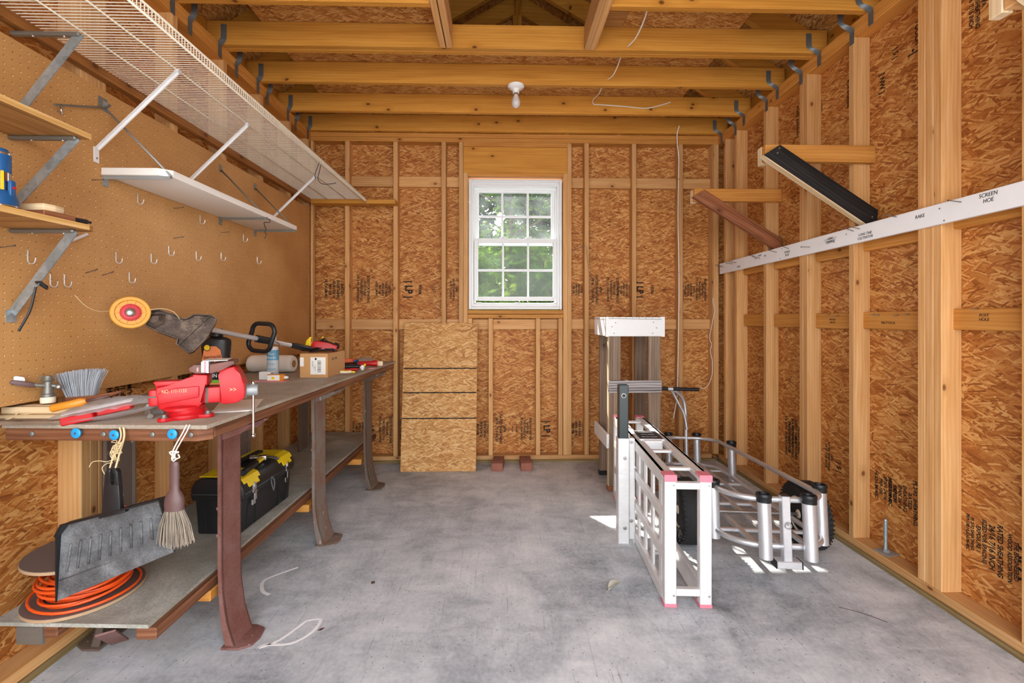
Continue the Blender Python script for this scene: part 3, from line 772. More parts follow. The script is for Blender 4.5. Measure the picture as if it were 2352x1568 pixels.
# ------------------------------------------------------------------ vise
vise = thing('bench_vise', 'red bench vise with silver screw handle bolted at the near bench corner', 'vise', (-1.083, 1.60, BZ), 22)
vise.scale = (.86, .94, .97)
XZ = lambda y=0: frame((0, y, 0), (1, 0, 0), (0, 0, 1), (0, -1, 0))
b = MB()
b.lathe([(.074, 0), (.076, .004), (.075, .014), (.066, .020), (.063, .030)], None, 36)
for a in (229, 333, 100):
    c, s_ = math.cos(R(a)), math.sin(R(a))
    pts = [(c * .05 - s_ * .034, s_ * .05 + c * .034)] + [(c * .088 + .022 * math.cos(R(a + t)), s_ * .088 + .022 * math.sin(R(a + t))) for t in range(90, -91, -30)] + [(c * .05 + s_ * .034, s_ * .05 - c * .034)]
    b.prism(pts, 0, .0125, bev=.003)
b.build('swivel_base', REDV, vise)
for a in (229, 333, 100):
    b = MB(); c, s_ = math.cos(R(a)) * .088, math.sin(R(a)) * .088
    b.lathe([(.014, .0125), (.014, .0155), (.0095, .0155), (.009, .023), (0, .024)], TR(c, s_, 0), 12); b.build('base_bolt', OLDZINC, vise)
b = MB(); b.lathe([(.07, .030), (.071, .040), (.066, .044), (.05, .046)], TR(-.01, 0, 0), 36)
b.prism([(-.089, .08), (-.083, .036), (.048, .036), (.06, .049), (.058, .103), (.078, .114), (.078, .150), (.030, .154), (-.004, .128), (-.05, .118), (-.094, .116)], -.045, .045, XZ(), bev=.007)
b.prism([(-.105, .131), (-.09, .108), (-.02, .108), (-.006, .131)], -.030, .030, XZ(), bev=.003)
b.prism([(-.088, .086), (-.08, .055), (.05, .072), (.05, .112), (-.03, .108), (-.084, .092)], .040, .0505, XZ(), bev=.004)
b.build('vise_body', REDV, vise)
for (x0, x1, mat, nm) in ((-.120, -.084, REDV, 'slide_bar'), (.055, .122, REDV, 'slide_bar')):
    b = MB(); b.box(x0, x1, -.027, .027, .046, .103, bev=.007, seg=2); b.build(nm, mat, vise)
b = MB(); b.box(.0605, .082, -.0275, .0275, .0455, .1035, bev=.007, seg=2); b.build('worn_collar', RUST3, vise)
b = MB(); b.box(-.1185, -.088, -.0275, .0275, .076, .082); b.build('worn_stripe', RUST3, vise)
b = MB()
b.prism([(.119, .050), (.126, .041), (.175, .042), (.205, .057), (.209, .082), (.207, .114), (.190, .148), (.172, .1765), (.125, .172), (.112, .161), (.122, .148), (.119, .114)], -.046, .046, XZ(), bev=.008)
b.build('moving_jaw', REDV, vise)
JAW = rusty('worn_jaw_iron', '8a4f4a', '6d5148', .45)
for x0, x1 in ((.018, .078), (.086, .172)):
    b = MB(); n = 9
    if x0 < .05: pts = [(x1, .186), (.035, .188), (.018, .176), (.020, .165), (.04, .157), (x1, .155)]
    else: pts = [(x0, .188), (.15, .196), (x1, .197), (x1, .185), (.13, .166), (.105, .157), (x0, .155)]
    b.prism(pts, -.050, .062, XZ(), bev=.004); b.build('jaw', JAW, vise)
b = MB(); b.lathe([(.028, 0), (.028, .012), (.021, .014), (.021, .050), (.019, .054), (0, .055)], frame((.196, 0, .082), (0, 1, 0), (0, 0, 1), (1, 0, 0)), 24); b.build('screw_head', GALV, vise)
b = MB(); b.tube([(.232, 0, .105), (.232, -.002, -.085)], .0055, 12)
b.sphere((.232, 0, .108), .0095, 14, 8); b.sphere((.232, -.002, -.088), .0095, 14, 8, (1, 1, .9)); b.build('handle', CHROME, vise)
text('NO. 111-1133', .017, frame((-.03, -.0515, .098), (1, 0, 0), (0, 0, 1), (0, -1, 0)), TWINE, vise, 'cast_lettering', .8)
text('>>', .022, frame((.165, -.0468, .092), (1, 0, 0), (0, 0, 1), (0, -1, 0)), TWINE, vise, 'cast_lettering')
pad = thing('jaw_pad', 'silver jaw pad with a pink stripe clamped in the vise jaws', 'jaw pad', (-1.083, 1.60, BZ), 22)
pad.scale = (.86, .94, .97)
b = MB(); b.box(.064, .150, -.064, .030, .1985, .2015, bev=.001); b.box(.0785, .0855, -.064, .030, .158, .1985); b.build('pad_plate', ALUR, pad)
b = MB(); b.box(.060, .086, -.0665, -.064, .160, .1985, bev=.002); b.build('pad_end', ALU, pad)
b = MB(); b.box(.070, .0765, -.0675, -.0664, .160, .199); b.build('stripe', PINKT, pad)

# ------------------------------------------------------------------ string trimmer attachment lying across the bench
P0, P1 = Vector((-1.475, 1.90, 1.238)), Vector((-1.135, 2.63, 1.062))
dirn = (P1 - P0).normalized()
trim = thing('string_trimmer', 'string trimmer shaft with yellow and red line head resting across the bench', 'trimmer', P0)
def tl(p): return Vector(p) - P0
L = (P1 - P0).length
b = MB(); b.tube([dirn * .08, dirn * (L - .05)], .012, 14); b.build('shaft', GREYP if False else ALU, trim)
b = MB(); b.tube([dirn * (L - .08), dirn * (L - .04), dirn * (L + .06), dirn * (L + .07)], [.0135, .017, .017, .010], 14); b.build('coupler', BLACKP, trim)
# head: disc facing the camera and slightly up
hn = Vector((.62, -.78, .10)).normalized(); hx = Vector((0, 0, 1)).cross(hn).normalized(); hy = hn.cross(hx)
hf = frame(tl((-1.47, 1.845, 1.252)), hx, hy, hn)
b = MB(); b.lathe([(.030, -.035), (.045, -.03), (.062, -.012), (.064, .0), (.061, .004), (.050, .004), (.047, -.002), (.036, -.002)], hf, 40)
for k in range(10):
    a = k * 36; b.box(.028, .049, -.0018, .0018, -.004, .003, hf @ Matrix.Rotation(R(a), 4, 'Z'))
b.build('line_head', GOLD, trim, label='yellow ribbed line head')
b = MB(); b.lathe([(.034, -.004), (.033, .006), (.030, .010), (.020, .012), (.017, .008)], hf, 32)
for k in range(16): b.box(.031, .0345, -.002, .002, -.002, .007, hf @ Matrix.Rotation(R(k * 22.5), 4, 'Z'))
b.build('bump_knob', plain('faded_red', 'd5454c', .45), trim)
b = MB(); b.lathe([(.0165, .005), (.0165, .010), (.012, .014), (0, .015)], hf, 20); b.build('arbor_nut', STEEL, trim)
b = MB(); b.tube(smooth([hf @ Vector((-.062, .006, -.002)), hf @ Vector((-.09, .0, .03)), hf @ Vector((-.125, .014, .06)), hf @ Vector((-.155, .052, .09))], 5), .0012, 5); b.build('trimmer_line', TWINE, trim)
b = MB(); b.tube(smooth([hf @ Vector((.06, .012, .0)), hf @ Vector((.10, .014, .02)), hf @ Vector((.135, .0, .03)), hf @ Vector((.155, -.03, .035))], 5), .0012, 5); b.build('trimmer_line', TWINE, trim)
# guard: ribbed plastic shield, inside face towards the camera
gn = Vector((.42, -.86, .28)).normalized(); gx = Vector((0, 0, 1)).cross(gn).normalized(); gy = gn.cross(gx)
go = Vector((-1.42, 1.93, 1.215))
gf = frame(tl(go), gx, gy, gn)
gp = [(-.050, .008), (-.035, .040), (.0, .046), (.055, .024), (.082, .006), (.100, .012), (.118, .026), (.175, .024), (.200, .012), (.196, -.012), (.168, -.075), (.122, -.135), (.108, -.140), (.064, -.100), (.068, -.078), (.0, -.048), (-.040, -.020)]
b = MB(); b.prism(gp, -.004, 0, gf)
n = len(gp)
for i in range(n):
    a, c = gp[i], gp[(i + 1) % n]
    q0, q1 = gf @ Vector((a[0], a[1], .008)), gf @ Vector((c[0], c[1], .008))
    b.beam(q0, q1, .004, .020, tuple(gn))
q0, q1 = gf @ Vector((.176, .022, .004)), gf @ Vector((.070, -.102, .004)); b.beam(q0, q1, .004, .010, tuple(gn))
b.build('guard', GUARDM, trim)
b = MB(); b.prism([(-.03, .03), (.02, .035), (.018, -.01), (-.02, -.035), (-.05, -.01)], 0, .03, gf, top=.45); b.tube([gf @ Vector((-.02, .0, -.02)), gf @ Vector((.05, .0, -.02))], .022, 10); b.build('gearbox', GUARDM, trim)
b = MB(); b.box(.118, .150, -.014, .012, .001, .010, gf, .002); b.box(.150, .160, -.020, -.010, .001, .008, gf); b.box(.150, .160, .002, .010, .001, .008, gf)
for dx in (.126, .126):
    pass
b.lathe([(.004, .01), (.004, .012), (0, .013)], gf @ TR(.127, .004, 0), 8); b.lathe([(.004, .01), (.004, .012), (0, .013)], gf @ TR(.127, -.008, 0), 8)
b.build('clamp_bracket', GUARDM, trim)
# loop handle
hc = dirn * .562
ux = Vector((.93, -.32, -.05)).normalized(); uz = Vector((0, 0, 1)); uz = (uz - ux * ux.dot(uz)).normalized()
rect = []
for (cx, cz, a0) in ((.045, .035, 0), (-.045, .035, 90), (-.045, -.045, 180), (.045, -.045, 270)):
    for k in range(5):
        a = R(a0 + k * 22.5); rect.append(hc + ux * (cx * .75 + .04 * math.cos(a)) + uz * (cz * .8 + .015 + .04 * math.sin(a)) + ux * (cz * .28))
b = MB(); b.tube(rect, .0115, 12, closed=True); b.build('loop_handle', BLACKP, trim)
b = MB(); b.tube([hc - dirn * .03 + uz * .0, hc + dirn * .05], .019, 12); b.build('handle_clamp', BLACKP, trim)
kz = hc + dirn * .085
b = MB(); b.tube([kz + Vector((0, 0, .03)), kz + Vector((.002, 0, .012))], .004, 8); b.sphere(kz + Vector((0, 0, .033)), .007); b.tube(smooth([kz + Vector((-.03, 0, -.012)), kz + Vector((-.005, -.015, .005)), kz + Vector((.02, -.01, -.004)), kz + Vector((.03, .0, -.03))], 4), .003, 6); b.build('clamp_bolt', CHROME, trim)

# ------------------------------------------------------------------ things standing on the bench
bot = thing('weed_killer_bottle', 'black jug with an orange label standing behind the red vise', 'bottle', (-1.375, 2.235, BZ), 8)
b = MB(); b.lathe([(.058, 0), (.064, .006), (.064, .06), (.060, .10), (.061, .15), (.066, .205), (.064, .222), (.045, .232), (.025, .236)], None, 28, 1.0, .62); b.build('jug', BLACKP, bot); bot.scale = (1, 1, 1.06)
b = MB(); b.lathe([(.027, .236), (.029, .238), (.029, .268), (.026, .272), (0, .272)], None, 28); b.build('cap', BLACKP, bot)
lab = MB(); lab.prism([(-.044, .01), (-.044, .12), (-.036, .165), (-.016, .182), (.016, .182), (.036, .165), (.044, .12), (.044, .01)], -.0425, -.0405, XZ(0) @ TR(0, .012, .0825)); lab.build('label_panel', LORANGE, bot)
yl = -.0432
for (x0, x1, z0, z1, m) in ((-.044, .044, .044, .078, LBLACK), (-.03, .044, .030, .043, LGREEN)):
    q = MB(); q.box(x0, x1, yl - .0004, yl, z0, z1); q.build('label_band', m, bot)
q = MB(); q.lathe([(.016, 0), (.016, .0006), (0, .0006)], frame((-.022, -.0415, .188), (1, 0, 0), (0, 0, 1), (0, -1, 0)), 20); d_ = q.build('label_seal', LBLACK, bot)
q = MB(); q.lathe([(.0125, .0006), (.0125, .0012), (0, .0012)], frame((-.022, -.0415, .188), (1, 0, 0), (0, 0, 1), (0, -1, 0)), 20); q.build('label_seal', YEL, bot)
text('Spectracide', .021, frame((.0, yl - .0006, .147), (1, 0, .06), (0, 0, 1), (0, -1, 0)), LBLACK, bot, 'label_lettering', .8, .25)
text('3 IN 1', .024, frame((.012, yl - .0012, .062), (1, 0, 0), (0, 0, 1), (0, -1, 0)), VINYL, bot, 'label_lettering', .9)

roll = thing('paper_towel_roll', 'white paper towel roll lying on the bench against the pegboard', 'paper towels', (-1.575, 2.905, BZ + .0535), -4)
b = MB(); fx = frame((0, 0, 0), (0, 1, 0), (0, 0, 1), (1, 0, 0))
b.lathe([(.046, 0), (.052, .008), (.053, .03), (.053, .255), (.051, .272), (.046, .279), (.022, .279), (.022, .02)], fx, 36); b.build('towel', TISSUE, roll)
b = MB(); b.lathe([(.0219, .02), (.0219, .281), (.0195, .281), (.0195, .03), (0, .03)], fx, 24); b.build('core_tube', CARD, roll)
fp = thing('powder_bottle', 'blue and grey foot powder bottle in front of the paper towel roll', 'bottle', (-1.30, 2.63, BZ), 6)
b = MB(); b.lathe([(.030, 0), (.032, .004), (.032, .098), (.0318, .100)], None, 28, 1, .72); b.build('bottle_body', FPGREY, fp)
b = MB(); b.lathe([(.0318, .100), (.0322, .150), (.030, .158)], None, 28, 1, .72); b.build('bottle_top', FPBLUE, fp)
b = MB(); b.lathe([(.029, .158), (.029, .172), (.024, .177), (0, .178)], None, 28, 1, .72); b.build('cap', WHITE, fp)
fm = frame((0, -.0238, 0), (1, 0, 0), (0, 0, 1), (0, -1, 0))
text('Foot\nPowder', .021, fm @ TR(0, .126, 0), VINYL, fp, 'label_lettering', .85); text('Odor control\nMedicated', .008, fm @ TR(0, .078, 0), FPBLUE, fp, 'label_lettering'); text('Absorbs moisture\nNet wt 10 oz', .007, fm @ TR(0, .05, 0), FPBLUE, fp, 'label_lettering')
wbx = thing('small_white_box', 'small white box at the foot of the powder bottle', 'box', (-1.295, 2.555, BZ), -5)
b = MB(); b.box(-.035, .030, -.02, .02, 0, .043, bev=.002); b.build('carton', PAPER, wbx)
b = MB(); b.box(.028, .0305, -.012, .012, .006, .036); b.build('end_label', FPBLUE, wbx)
cd = thing('glue_card', 'tube of glue on a card beside the cardboard box', 'glue package', (-1.235, 2.475, BZ), 2)
b = MB(); b.box(-.085, .085, -.025, .03, 0, .002); b.build('backing_card', PINK, cd)
b = MB(); b.box(-.015, .072, -.014, .014, .002, .038, bev=.003); b.build('carton', AMBER, cd)
b = MB(); b.box(-.012, .052, -.0148, -.0141, .006, .034); b.build('label_panel', PAPER, cd)
b = MB(); b.box(.010, .026, -.0154, -.0149, .012, .026); b.build('label_stripe', YEL, cd)
b = MB(); b.lathe([(.008, 0), (.008, .012), (.004, .02), (0, .02)], frame((.072, 0, .02), (0, 1, 0), (0, 0, 1), (1, 0, 0)), 12); b.build('nozzle', PAPER, cd)

box = thing('cardboard_box', 'brown cardboard box with a white shipping label on the bench', 'box', (-1.145, 2.625, BZ), -1)
b = MB(); w_, d_, h_ = .158, .27, .135; t_ = .004
b.box(0, w_, 0, t_, 0, h_); b.box(0, w_, d_ - t_, d_, 0, h_); b.box(0, t_, t_, d_ - t_, 0, h_); b.box(w_ - t_, w_, t_, d_ - t_, 0, h_); b.box(t_, w_ - t_, t_, d_ - t_, 0, t_)
b.build('carton', CARD, box)
b = MB(); b.box(.004, w_ - .003, .004, d_ * .5, h_ - .002, h_ + .002, TR(0, 0, 0)); b.box(.004, w_ - .003, d_ * .5 + .003, d_ - .004, h_ - .003, h_ + .001); b.build('flap', CARD, box)
b = MB(); b.box(.060, .146, -.0012, -.0002, .018, .116); q = b.build('shipping_label', PAPER, box)
bc = MB(); rnd = random.Random(4); z = .030
while z < .098:
    hh = rnd.choice((.0015, .0025, .004)); bc.box(.100, .120, -.0018, -.0012, z, z + hh); z += hh + .0025
bc.build('barcode', GREYP, q)
b = MB(); b.box(.085, .095, -.0018, -.0012, .100, .112); b.build('label_mark', LBLACK, q)
b = MB(); b.box(.0, .022, -.0012, -.0002, .064, .115); b.build('shipping_label', PAPER, box)
text('KDVK', .012, frame((.072, -.0016, .078), (0, 0, -1), (1, 0, 0), (0, -1, 0)), GREYP, q, 'label_lettering')
text('2 LB 5 OZ\n001', .008, frame((.083, -.0016, .055), (0, 0, -1), (1, 0, 0), (0, -1, 0)), GREYP, q, 'label_lettering')
text('DBF E-TAIL', .02, frame((w_ + .0004, .10, .10), (0, 1, 0), (0, 0, 1), (1, 0, 0)), GREYP, box, 'box_lettering', .8)
zb = BZ + h_ + .002
cord = thing('black_cable', 'coil of thin black cable lying on the cardboard box', 'cable', (-1.06, 2.70, zb + .004))
b = MB(); pts = []
for k in range(64):
    a = k * 2 * math.pi / 18; r = .062 + .012 * math.sin(k * .9); pts.append((.012 + r * .95 * math.cos(a), .01 + r * .8 * math.sin(a), .003 + .0012 * (k % 9) + .003 * (k // 18)))
b.tube(smooth(pts, 2), .0032, 6); b.tube(smooth([(-.05, -.02, .006), (-.085, -.04, .010), (-.11, -.02, .016)], 4), .003, 6); b.build('cable_coil', BLACKP, cord)
clawt = thing('red_nozzle_tool', 'red tool with a yellow hook lying on the cardboard box', 'hand tool', (-1.135, 2.76, zb + .026), 6); clawt.scale = (1.2, 1.2, 1.2)
b = MB(); b.prism([(-.008, -.018), (.02, -.02), (.12, -.018), (.125, .008), (.085, .022), (.03, .034), (.008, .030)], -.016, .016, XZ(), bev=.005); b.build('tool_body', RED, clawt)
b = MB(); b.prism([(-.012, -.018), (.014, -.002), (.016, .006), (-.004, .008), (-.006, .030), (.004, .052), (-.006, .054), (-.024, .034), (-.030, .008), (-.028, -.016)], -.008, .008, XZ(), bev=.003); b.build('hook', YEL, clawt)
blk = thing('spray_nozzle', 'black and yellow spray nozzle on top of the red tool', 'nozzle', (-1.055, 2.79, zb + .022), -14)
b = MB(); b.box(-.03, .045, -.014, .014, .018, .040, TR(0, 0, 0, 0, 18), .006, seg=2); b.prism([(-.026, .03), (-.045, .046), (-.03, .050), (-.022, .062), (-.012, .048), (-.006, .036)], -.010, .010, XZ(), bev=.002); b.tube([(-.008, 0, .02), (.0, 0, -.018)], .009, 10); b.build('nozzle_body', BLACKP, blk)
b = MB(); b.tube([(-.024, -.004, .045), (-.026, -.004, .068)], .006, 8); b.build('trigger', YEL, blk)
b = MB(); b.tube([(.03, -.006, .012), (.022, -.006, .004)], .010, 8); b.build('collar_ring', ORANGE, blk)
blk2 = thing('round_knob', 'small round black knob lying beside the black cable coil', 'knob', (-1.005, 2.80, zb), 0)
b = MB(); b.lathe([(.020, 0), (.022, .006), (.022, .020), (.015, .026), (0, .027)], TR(0, 0, .022, 35, 0, 20), 18); b.tube([(-.002, -.004, 0), (0, 0, .024)], .012, 8); b.build('cap_shell', BLACKP, blk2)

# far end clutter
fl = thing('red_flashlight', 'red flashlight lying at the far end of the bench', 'flashlight', (-.975, 3.20, BZ + .021), 14)
b = MB(); fx2 = frame((-.02, 0, 0), (0, 1, 0), (0, 0, 1), (1, 0, 0))
b.lathe([(.014, 0), (.016, .004), (.016, .085), (.021, .10), (.021, .128), (.018, .13)], fx2, 20); b.build('barrel', RED, fl)
b = MB(); b.lathe([(.018, .1301), (.017, .1285), (0, .1285)], fx2, 20); b.build('lens', STEEL, fl)
kn = thing('yellow_putty_knife', 'pale yellow scraper handle at the near side of the far tool pile', 'scraper', (-.975, 2.83, BZ), 10)
b = MB(); b.box(-.04, .055, -.016, .012, 0, .016, bev=.005, seg=2); b.build('handle', CREAM, kn)
b = MB(); b.box(.0, .075, -.012, .002, .008, .019, TR(0, -.004, 0, 0, 6), .004, seg=2); b.build('guide', YEL, kn)
cu = thing('red_pliers', 'red handled pliers beside the yellow scraper', 'pliers', (-.985, 2.905, BZ + .009), 6)
b = MB(); b.tube(smooth([(-.05, .0, 0), (0, .012, .002), (.05, .016, .004), (.075, .01, .004)], 4), .008, 8); b.tube(smooth([(-.05, -.006, .0), (0, -.010, .002), (.05, -.006, .004), (.072, .0, .006)], 4), .008, 8); b.build('grip', RED, cu)
b = MB(); b.box(-.095, -.045, -.009, .009, -.007, .007, bev=.003); b.build('jaws', STEEL, cu)
dr = thing('black_flashlight', 'black torch lying in front of the red flashlight', 'flashlight', (-1.03, 3.04, BZ + .017), 12)
b = MB(); b.lathe([(.012, 0), (.014, .004), (.0155, .02), (.0155, .12), (.012, .125), (.013, .15), (0, .152)], frame((-.06, 0, 0), (0, 1, 0), (0, 0, 1), (1, 0, 0)), 18); b.build('barrel', BLACKP, dr)
vl = thing('white_valve', 'small white and yellow valve at the edge of the far tool pile', 'valve', (-.905, 3.0, BZ), 20)
b = MB(); b.lathe([(.010, 0), (.012, .004), (.009, .012), (.012, .024), (.008, .032), (0, .032)], TR(0, 0, 0), 14); b.tube([(-.015, 0, .016), (.012, 0, .016)], .006, 8); b.build('valve_body', WHITE, vl)
b = MB(); b.tube([(.008, .012, .02), (.02, .018, .036)], .008, 8); b.build('valve_knob', YEL, vl)
tg = thing('red_tag', 'red and white oval tag lying near the bench edge', 'tag', (-.865, 3.08, BZ), 30)
b = MB(); b.lathe([(.022, 0), (.022, .003), (0, .003)], None, 20, 1.2, .8); b.build('tag_disc', PINKT, tg)
b = MB(); b.lathe([(.015, .003), (.015, .0036), (0, .0036)], None, 20, 1.2, .5); b.build('tag_print', WHITE, tg)
op = thing('orange_pliers', 'orange handled tool with a blue tip on the far tool pile', 'pliers', (-1.12, 3.33, BZ + .022), 22)
b = MB(); b.prism([(-.06, -.016), (.04, -.020), (.055, .0), (.04, .020), (-.06, .014)], -.02, .022, None, bev=.006); b.build('handle', ORANGE, op)
b = MB(); b.prism([(.05, -.010), (.085, -.004), (.085, .006), (.05, .014)], -.008, .014, None, bev=.003); b.build('blade_guard', plain('navy_plastic', '27408c', .4), op)
bp = thing('black_tool_case', 'black tool grip behind the orange handled tool', 'tool', (-1.20, 3.30, BZ), 5)
b = MB(); b.box(-.035, .035, -.02, .02, 0, .052, bev=.010, seg=2); b.box(-.015, .03, -.016, .016, .050, .085, TR(0, 0, 0, 0, 8), .008, seg=2); b.build('grip', BLACKP, bp)
pb = thing('parts_bag', 'clear plastic parts bag lying on the far tool pile', 'bag', (-1.03, 3.46, BZ), 18)
b = MB(); nx, ny = 10, 6; vsx = []; fsx = []; rnd = random.Random(2)
for i in range(nx + 1):
    for j in range(ny + 1):
        u_, v_ = i / nx, j / ny; vsx.append(((u_ - .5) * .2, (v_ - .5) * .12, .004 + .040 * math.sin(math.pi * u_) * math.sin(math.pi * v_) + rnd.random() * .006))
for i in range(nx):
    for j in range(ny): fsx.append([i*(ny+1)+j, (i+1)*(ny+1)+j, (i+1)*(ny+1)+j+1, i*(ny+1)+j+1])
b.add(vsx, fsx, None, None, True); b.build('film', BAG, pb)
b = MB()
for k in range(7): b.beam((-.06 + .02 * k, -.02, .006), (-.05 + .02 * k, .03, .008), .004, .004)
b.build('loose_parts', GREYP, pb)
wk = thing('wood_block', 'small pale wood block at the far end of the bench', 'wood block', (-.862, 3.27, BZ), 8)
b = MB(); b.box(-.02, .02, -.02, .02, 0, .032, bev=.002); b.build('block', PALEW, wk)
c2 = thing('black_strap', 'black looped strap lying on the far tool pile', 'strap', (-1.07, 3.16, BZ + .006), 0)
b = MB(); b.tube(smooth([(-.07, 0, .006), (-.02, .03, .016), (.05, .035, .020), (.07, .01, .014), (.02, -.01, .006), (-.05, -.02, .002)], 5), .006, 8); b.build('webbing', BLACKP, c2)
pp = thing('paper_stack', 'white paper sheets lying under the vise screw', 'papers', (-.985, 1.80, BZ), 16)
for k, (dx, a) in enumerate(((0, 0), (.008, 5), (-.006, 9))):
    b = MB(); b.box(-.10, .03, -.13, .12, .0012 * k, .0012 * k + .001, TR(dx, 0, 0, 0, 0, a)); b.build('sheet', PAPER, pp)
# ------------------------------------------------------------------ pegboard and what hangs on it
b = MB(); b.box(-1.6035, -1.598, 1.382, 3.822, .945, 2.145, L=1)
pg = b.build('pegboard', PEG); tag(pg, 'large brown perforated pegboard covering the left wall above the workbench', 'pegboard')
PX0 = -1.598
hk = [('lowest left hook under the brown shelf bracket', 1.575, 1.439), ('left one of two hooks side by side beside the black zip tie', 1.652, 1.366), ('right one of two hooks side by side beside the black zip tie', 1.704, 1.370),
      ('hook above the trimmer line head, left of a pair', 1.927, 1.483), ('hook above the trimmer line head, right of a pair', 2.117, 1.504), ('hook highest in the middle row of the pegboard', 2.227, 1.556), ('hook just above the trimmer head with a bent tip', 1.995, 1.406),
      ('highest hook, under the near end of the white shelf', 2.040, 1.756), ('hook under the middle of the white shelf', 2.455, 1.755), ('hook in the middle row below the white shelf', 2.424, 1.558), ('second hook from the right in the middle row', 2.636, 1.583), ('hook farthest right in the middle row', 3.022, 1.610), ('small hook right below the far bracket of the white shelf', 2.860, 1.729)]
hooks = thing('pegboard_hook', 'silver J pegboard ' + hk[0][0], 'hook', (PX0, hk[0][1] - .0, hk[0][2]), 0, 'pegboard hooks')
b = MB(); b.tube([(.003, 0, .018), (.003, 0, -.014)] + [(.003 + .0125 - .0125 * math.cos(R(a)), 0, -.014 - .0125 * math.sin(R(a))) for a in range(20, 181, 20)] + [(.029, 0, -.006)], .0021, 7)
b.tube([(.003, 0, .018), (-.003, 0, .0205), (-.004, 0, .024)], .0021, 6); b.build('wire', HOOKM, hooks)
b = MB(); b.tube([(.003, -.006, .002), (.003, .006, .002)], .0016, 5); b.build('cross_pin', HOOKM, hooks)
for l, y, z in hk[1:]: clone(hooks, (PX0, y, z), None, 'silver J pegboard ' + l)
nl = [('left edge of the pegboard, below the lower wood shelf', 1.493, 1.455, 8), ('left of a pair above the trimmer head', 1.792, 1.403, 18), ('right of a pair above the trimmer head', 1.865, 1.401, 18), ('near the top hook under the white shelf', 2.265, 1.766, 6), ('beside the highest middle row hook', 2.265, 1.620, 8), ('right of the middle of the pegboard', 2.640, 1.718, 4), ('beside the near bracket of the white shelf', 1.818, 1.769, 2)]
nail0 = None
for l, y, z, a in nl:
    if nail0 is None:
        b = MB(); b.tube([(-.004, 0, 0), (.045, 0, 0)], .0016, 6); b.tube([(.045, 0, 0), (.0465, 0, 0)], .0035, 8)
        nail0 = o = b.build('nail', RUST3)
    else: o = nail0.copy(); COL.objects.link(o)
    o.location = (PX0, y, z); o.rotation_euler = (0, R(-a), 0)
    tag(o, 'thin rusty nail sticking out ' + l, 'nail', 'nails in the pegboard')
# wire shelf
ws = thing('wire_shelf', 'long white wire shelf high along the left wall', 'wire shelf', (-1.6, 0, 2.215))
b = MB(); y = .60
while y < 3.862:
    b.tube([(.004, y, 0), (.483, y, 0), (.486, y, -.004), (.486, y, -.037)], .0019, 5, cap=False); y += .0152
b.build('cross_wires', WIREW, ws)
for x, z, r in ((.003, -.004, .003), (.168, -.0045, .0032), (.322, -.0045, .0032), (.482, .003, .004), (.4895, -.037, .0042)):
    b = MB(); b.tube([(x, .6, z), (x, 3.862, z)], r, 8); b.build('support_rod', WIREW, ws)
for y in (.95, 1.835, 2.33, 3.165):
    b = MB(); b.beam((.322, y, -.012), (.012, y, -.318), .016, .004, (0, 1, 0)); b.beam((.322, y - .007, -.010), (.012, y - .007, -.316), .002, .012, (1, 0, 1))
    b.box(.003, .007, y - .011, y + .011, -.372, -.312); b.box(.315, .330, y - .01, y + .01, -.014, -.002); br = b.build('brace', WHITE, ws)
    s = MB(); s.lathe([(.004, 0), (.003, .002), (0, .0025)], frame((.007, y, -.355), (0, 1, 0), (0, 0, 1), (1, 0, 0)), 10); s.build('screw', OLDZINC, br)
wt_ = thing('black_wire_tie', 'loose black wire dangling from the front edge of the wire shelf', 'wire', (-1.117, 2.86, 2.205))
b = MB(); b.tube(smooth([(0, -.02, -.005), (-.012, -.03, -.05), (-.03, -.02, -.09), (-.02, -.04, -.12)], 5), .0022, 6); b.tube(smooth([(0, 0, -.005), (-.01, .0, -.06), (-.02, .0, -.11), (0, .02, -.135), (.05, .05, -.125), (.07, .06, -.115)], 5), .0022, 6); b.build('wire', BLACKP, wt_)
# white shelf with its three brackets
sh = thing('white_wall_shelf', 'narrow white painted shelf hung on thin steel brackets', 'shelf', (-1.596, 1.857, 1.80))
b = MB(); b.prism([(0, 0), (.222, 0), (.262, .032), (.262, 1.155), (.245, 1.178), (0, 1.178)], .002, .031, bev=.002); b.build('board', SHELFW, sh)
for i, y in enumerate((.02, .775, 1.14)):
    b = MB(); b.box(0, .262, y - .007, y + .007, -.004, .0015); b.box(0, .262, y - .0075, y - .006, -.012, .0015)
    b.box(-.001, .003, y - .012, y + .012, -.04, .0015); b.box(-.001, .003, y - .012, y + .012, .262, .302)
    b.tube([(.003, y, .272), (.262, y, .003)], .0042, 8); br = b.build('bracket', OLDZINC if i else GALV, sh)
    s = MB()
    for x in (.09, .18): s.lathe([(.004, 0), (.003, .003), (0, .0035)], frame((x, y, -.004), (1, 0, 0), (0, -1, 0), (0, 0, -1)), 8)
    for z in (-.03, .28, .294): s.lathe([(.003, 0), (.002, .002), (0, .0025)], frame((.003, y, z), (0, 1, 0), (0, 0, 1), (1, 0, 0)), 8)
    s.build('screw', STEEL, br)
cw = thing('curled_wire', 'crinkled black wire hanging under the far part of the white shelf', 'wire', (-1.345, 2.66, 1.797))
b = MB(); b.tube(smooth([(-.01, -.03, .0), (.01, 0, .002), (.0, .02, -.012), (-.02, .0, -.016), (-.015, 0, -.04), (-.008, 0, -.055), (-.016, 0, -.07), (-.008, 0, -.085), (-.018, 0, -.11)], 4), .002, 6); b.build('wire', BLACKP, cw)
ha = thing('steel_hook_arm', 'thin steel hook arm bolted flat to the pegboard above the white shelf', 'hook', (-1.598, 1.865, 2.085))
b = MB(); b.box(0, .003, -.02, .02, -.012, .028); b.tube(smooth([(.006, .03, .012), (.006, .012, -.006), (.010, -.02, -.02), (.02, -.14, -.07), (.03, -.225, -.105)], 4), .004, 7); b.build('arm', OLDZINC, ha)
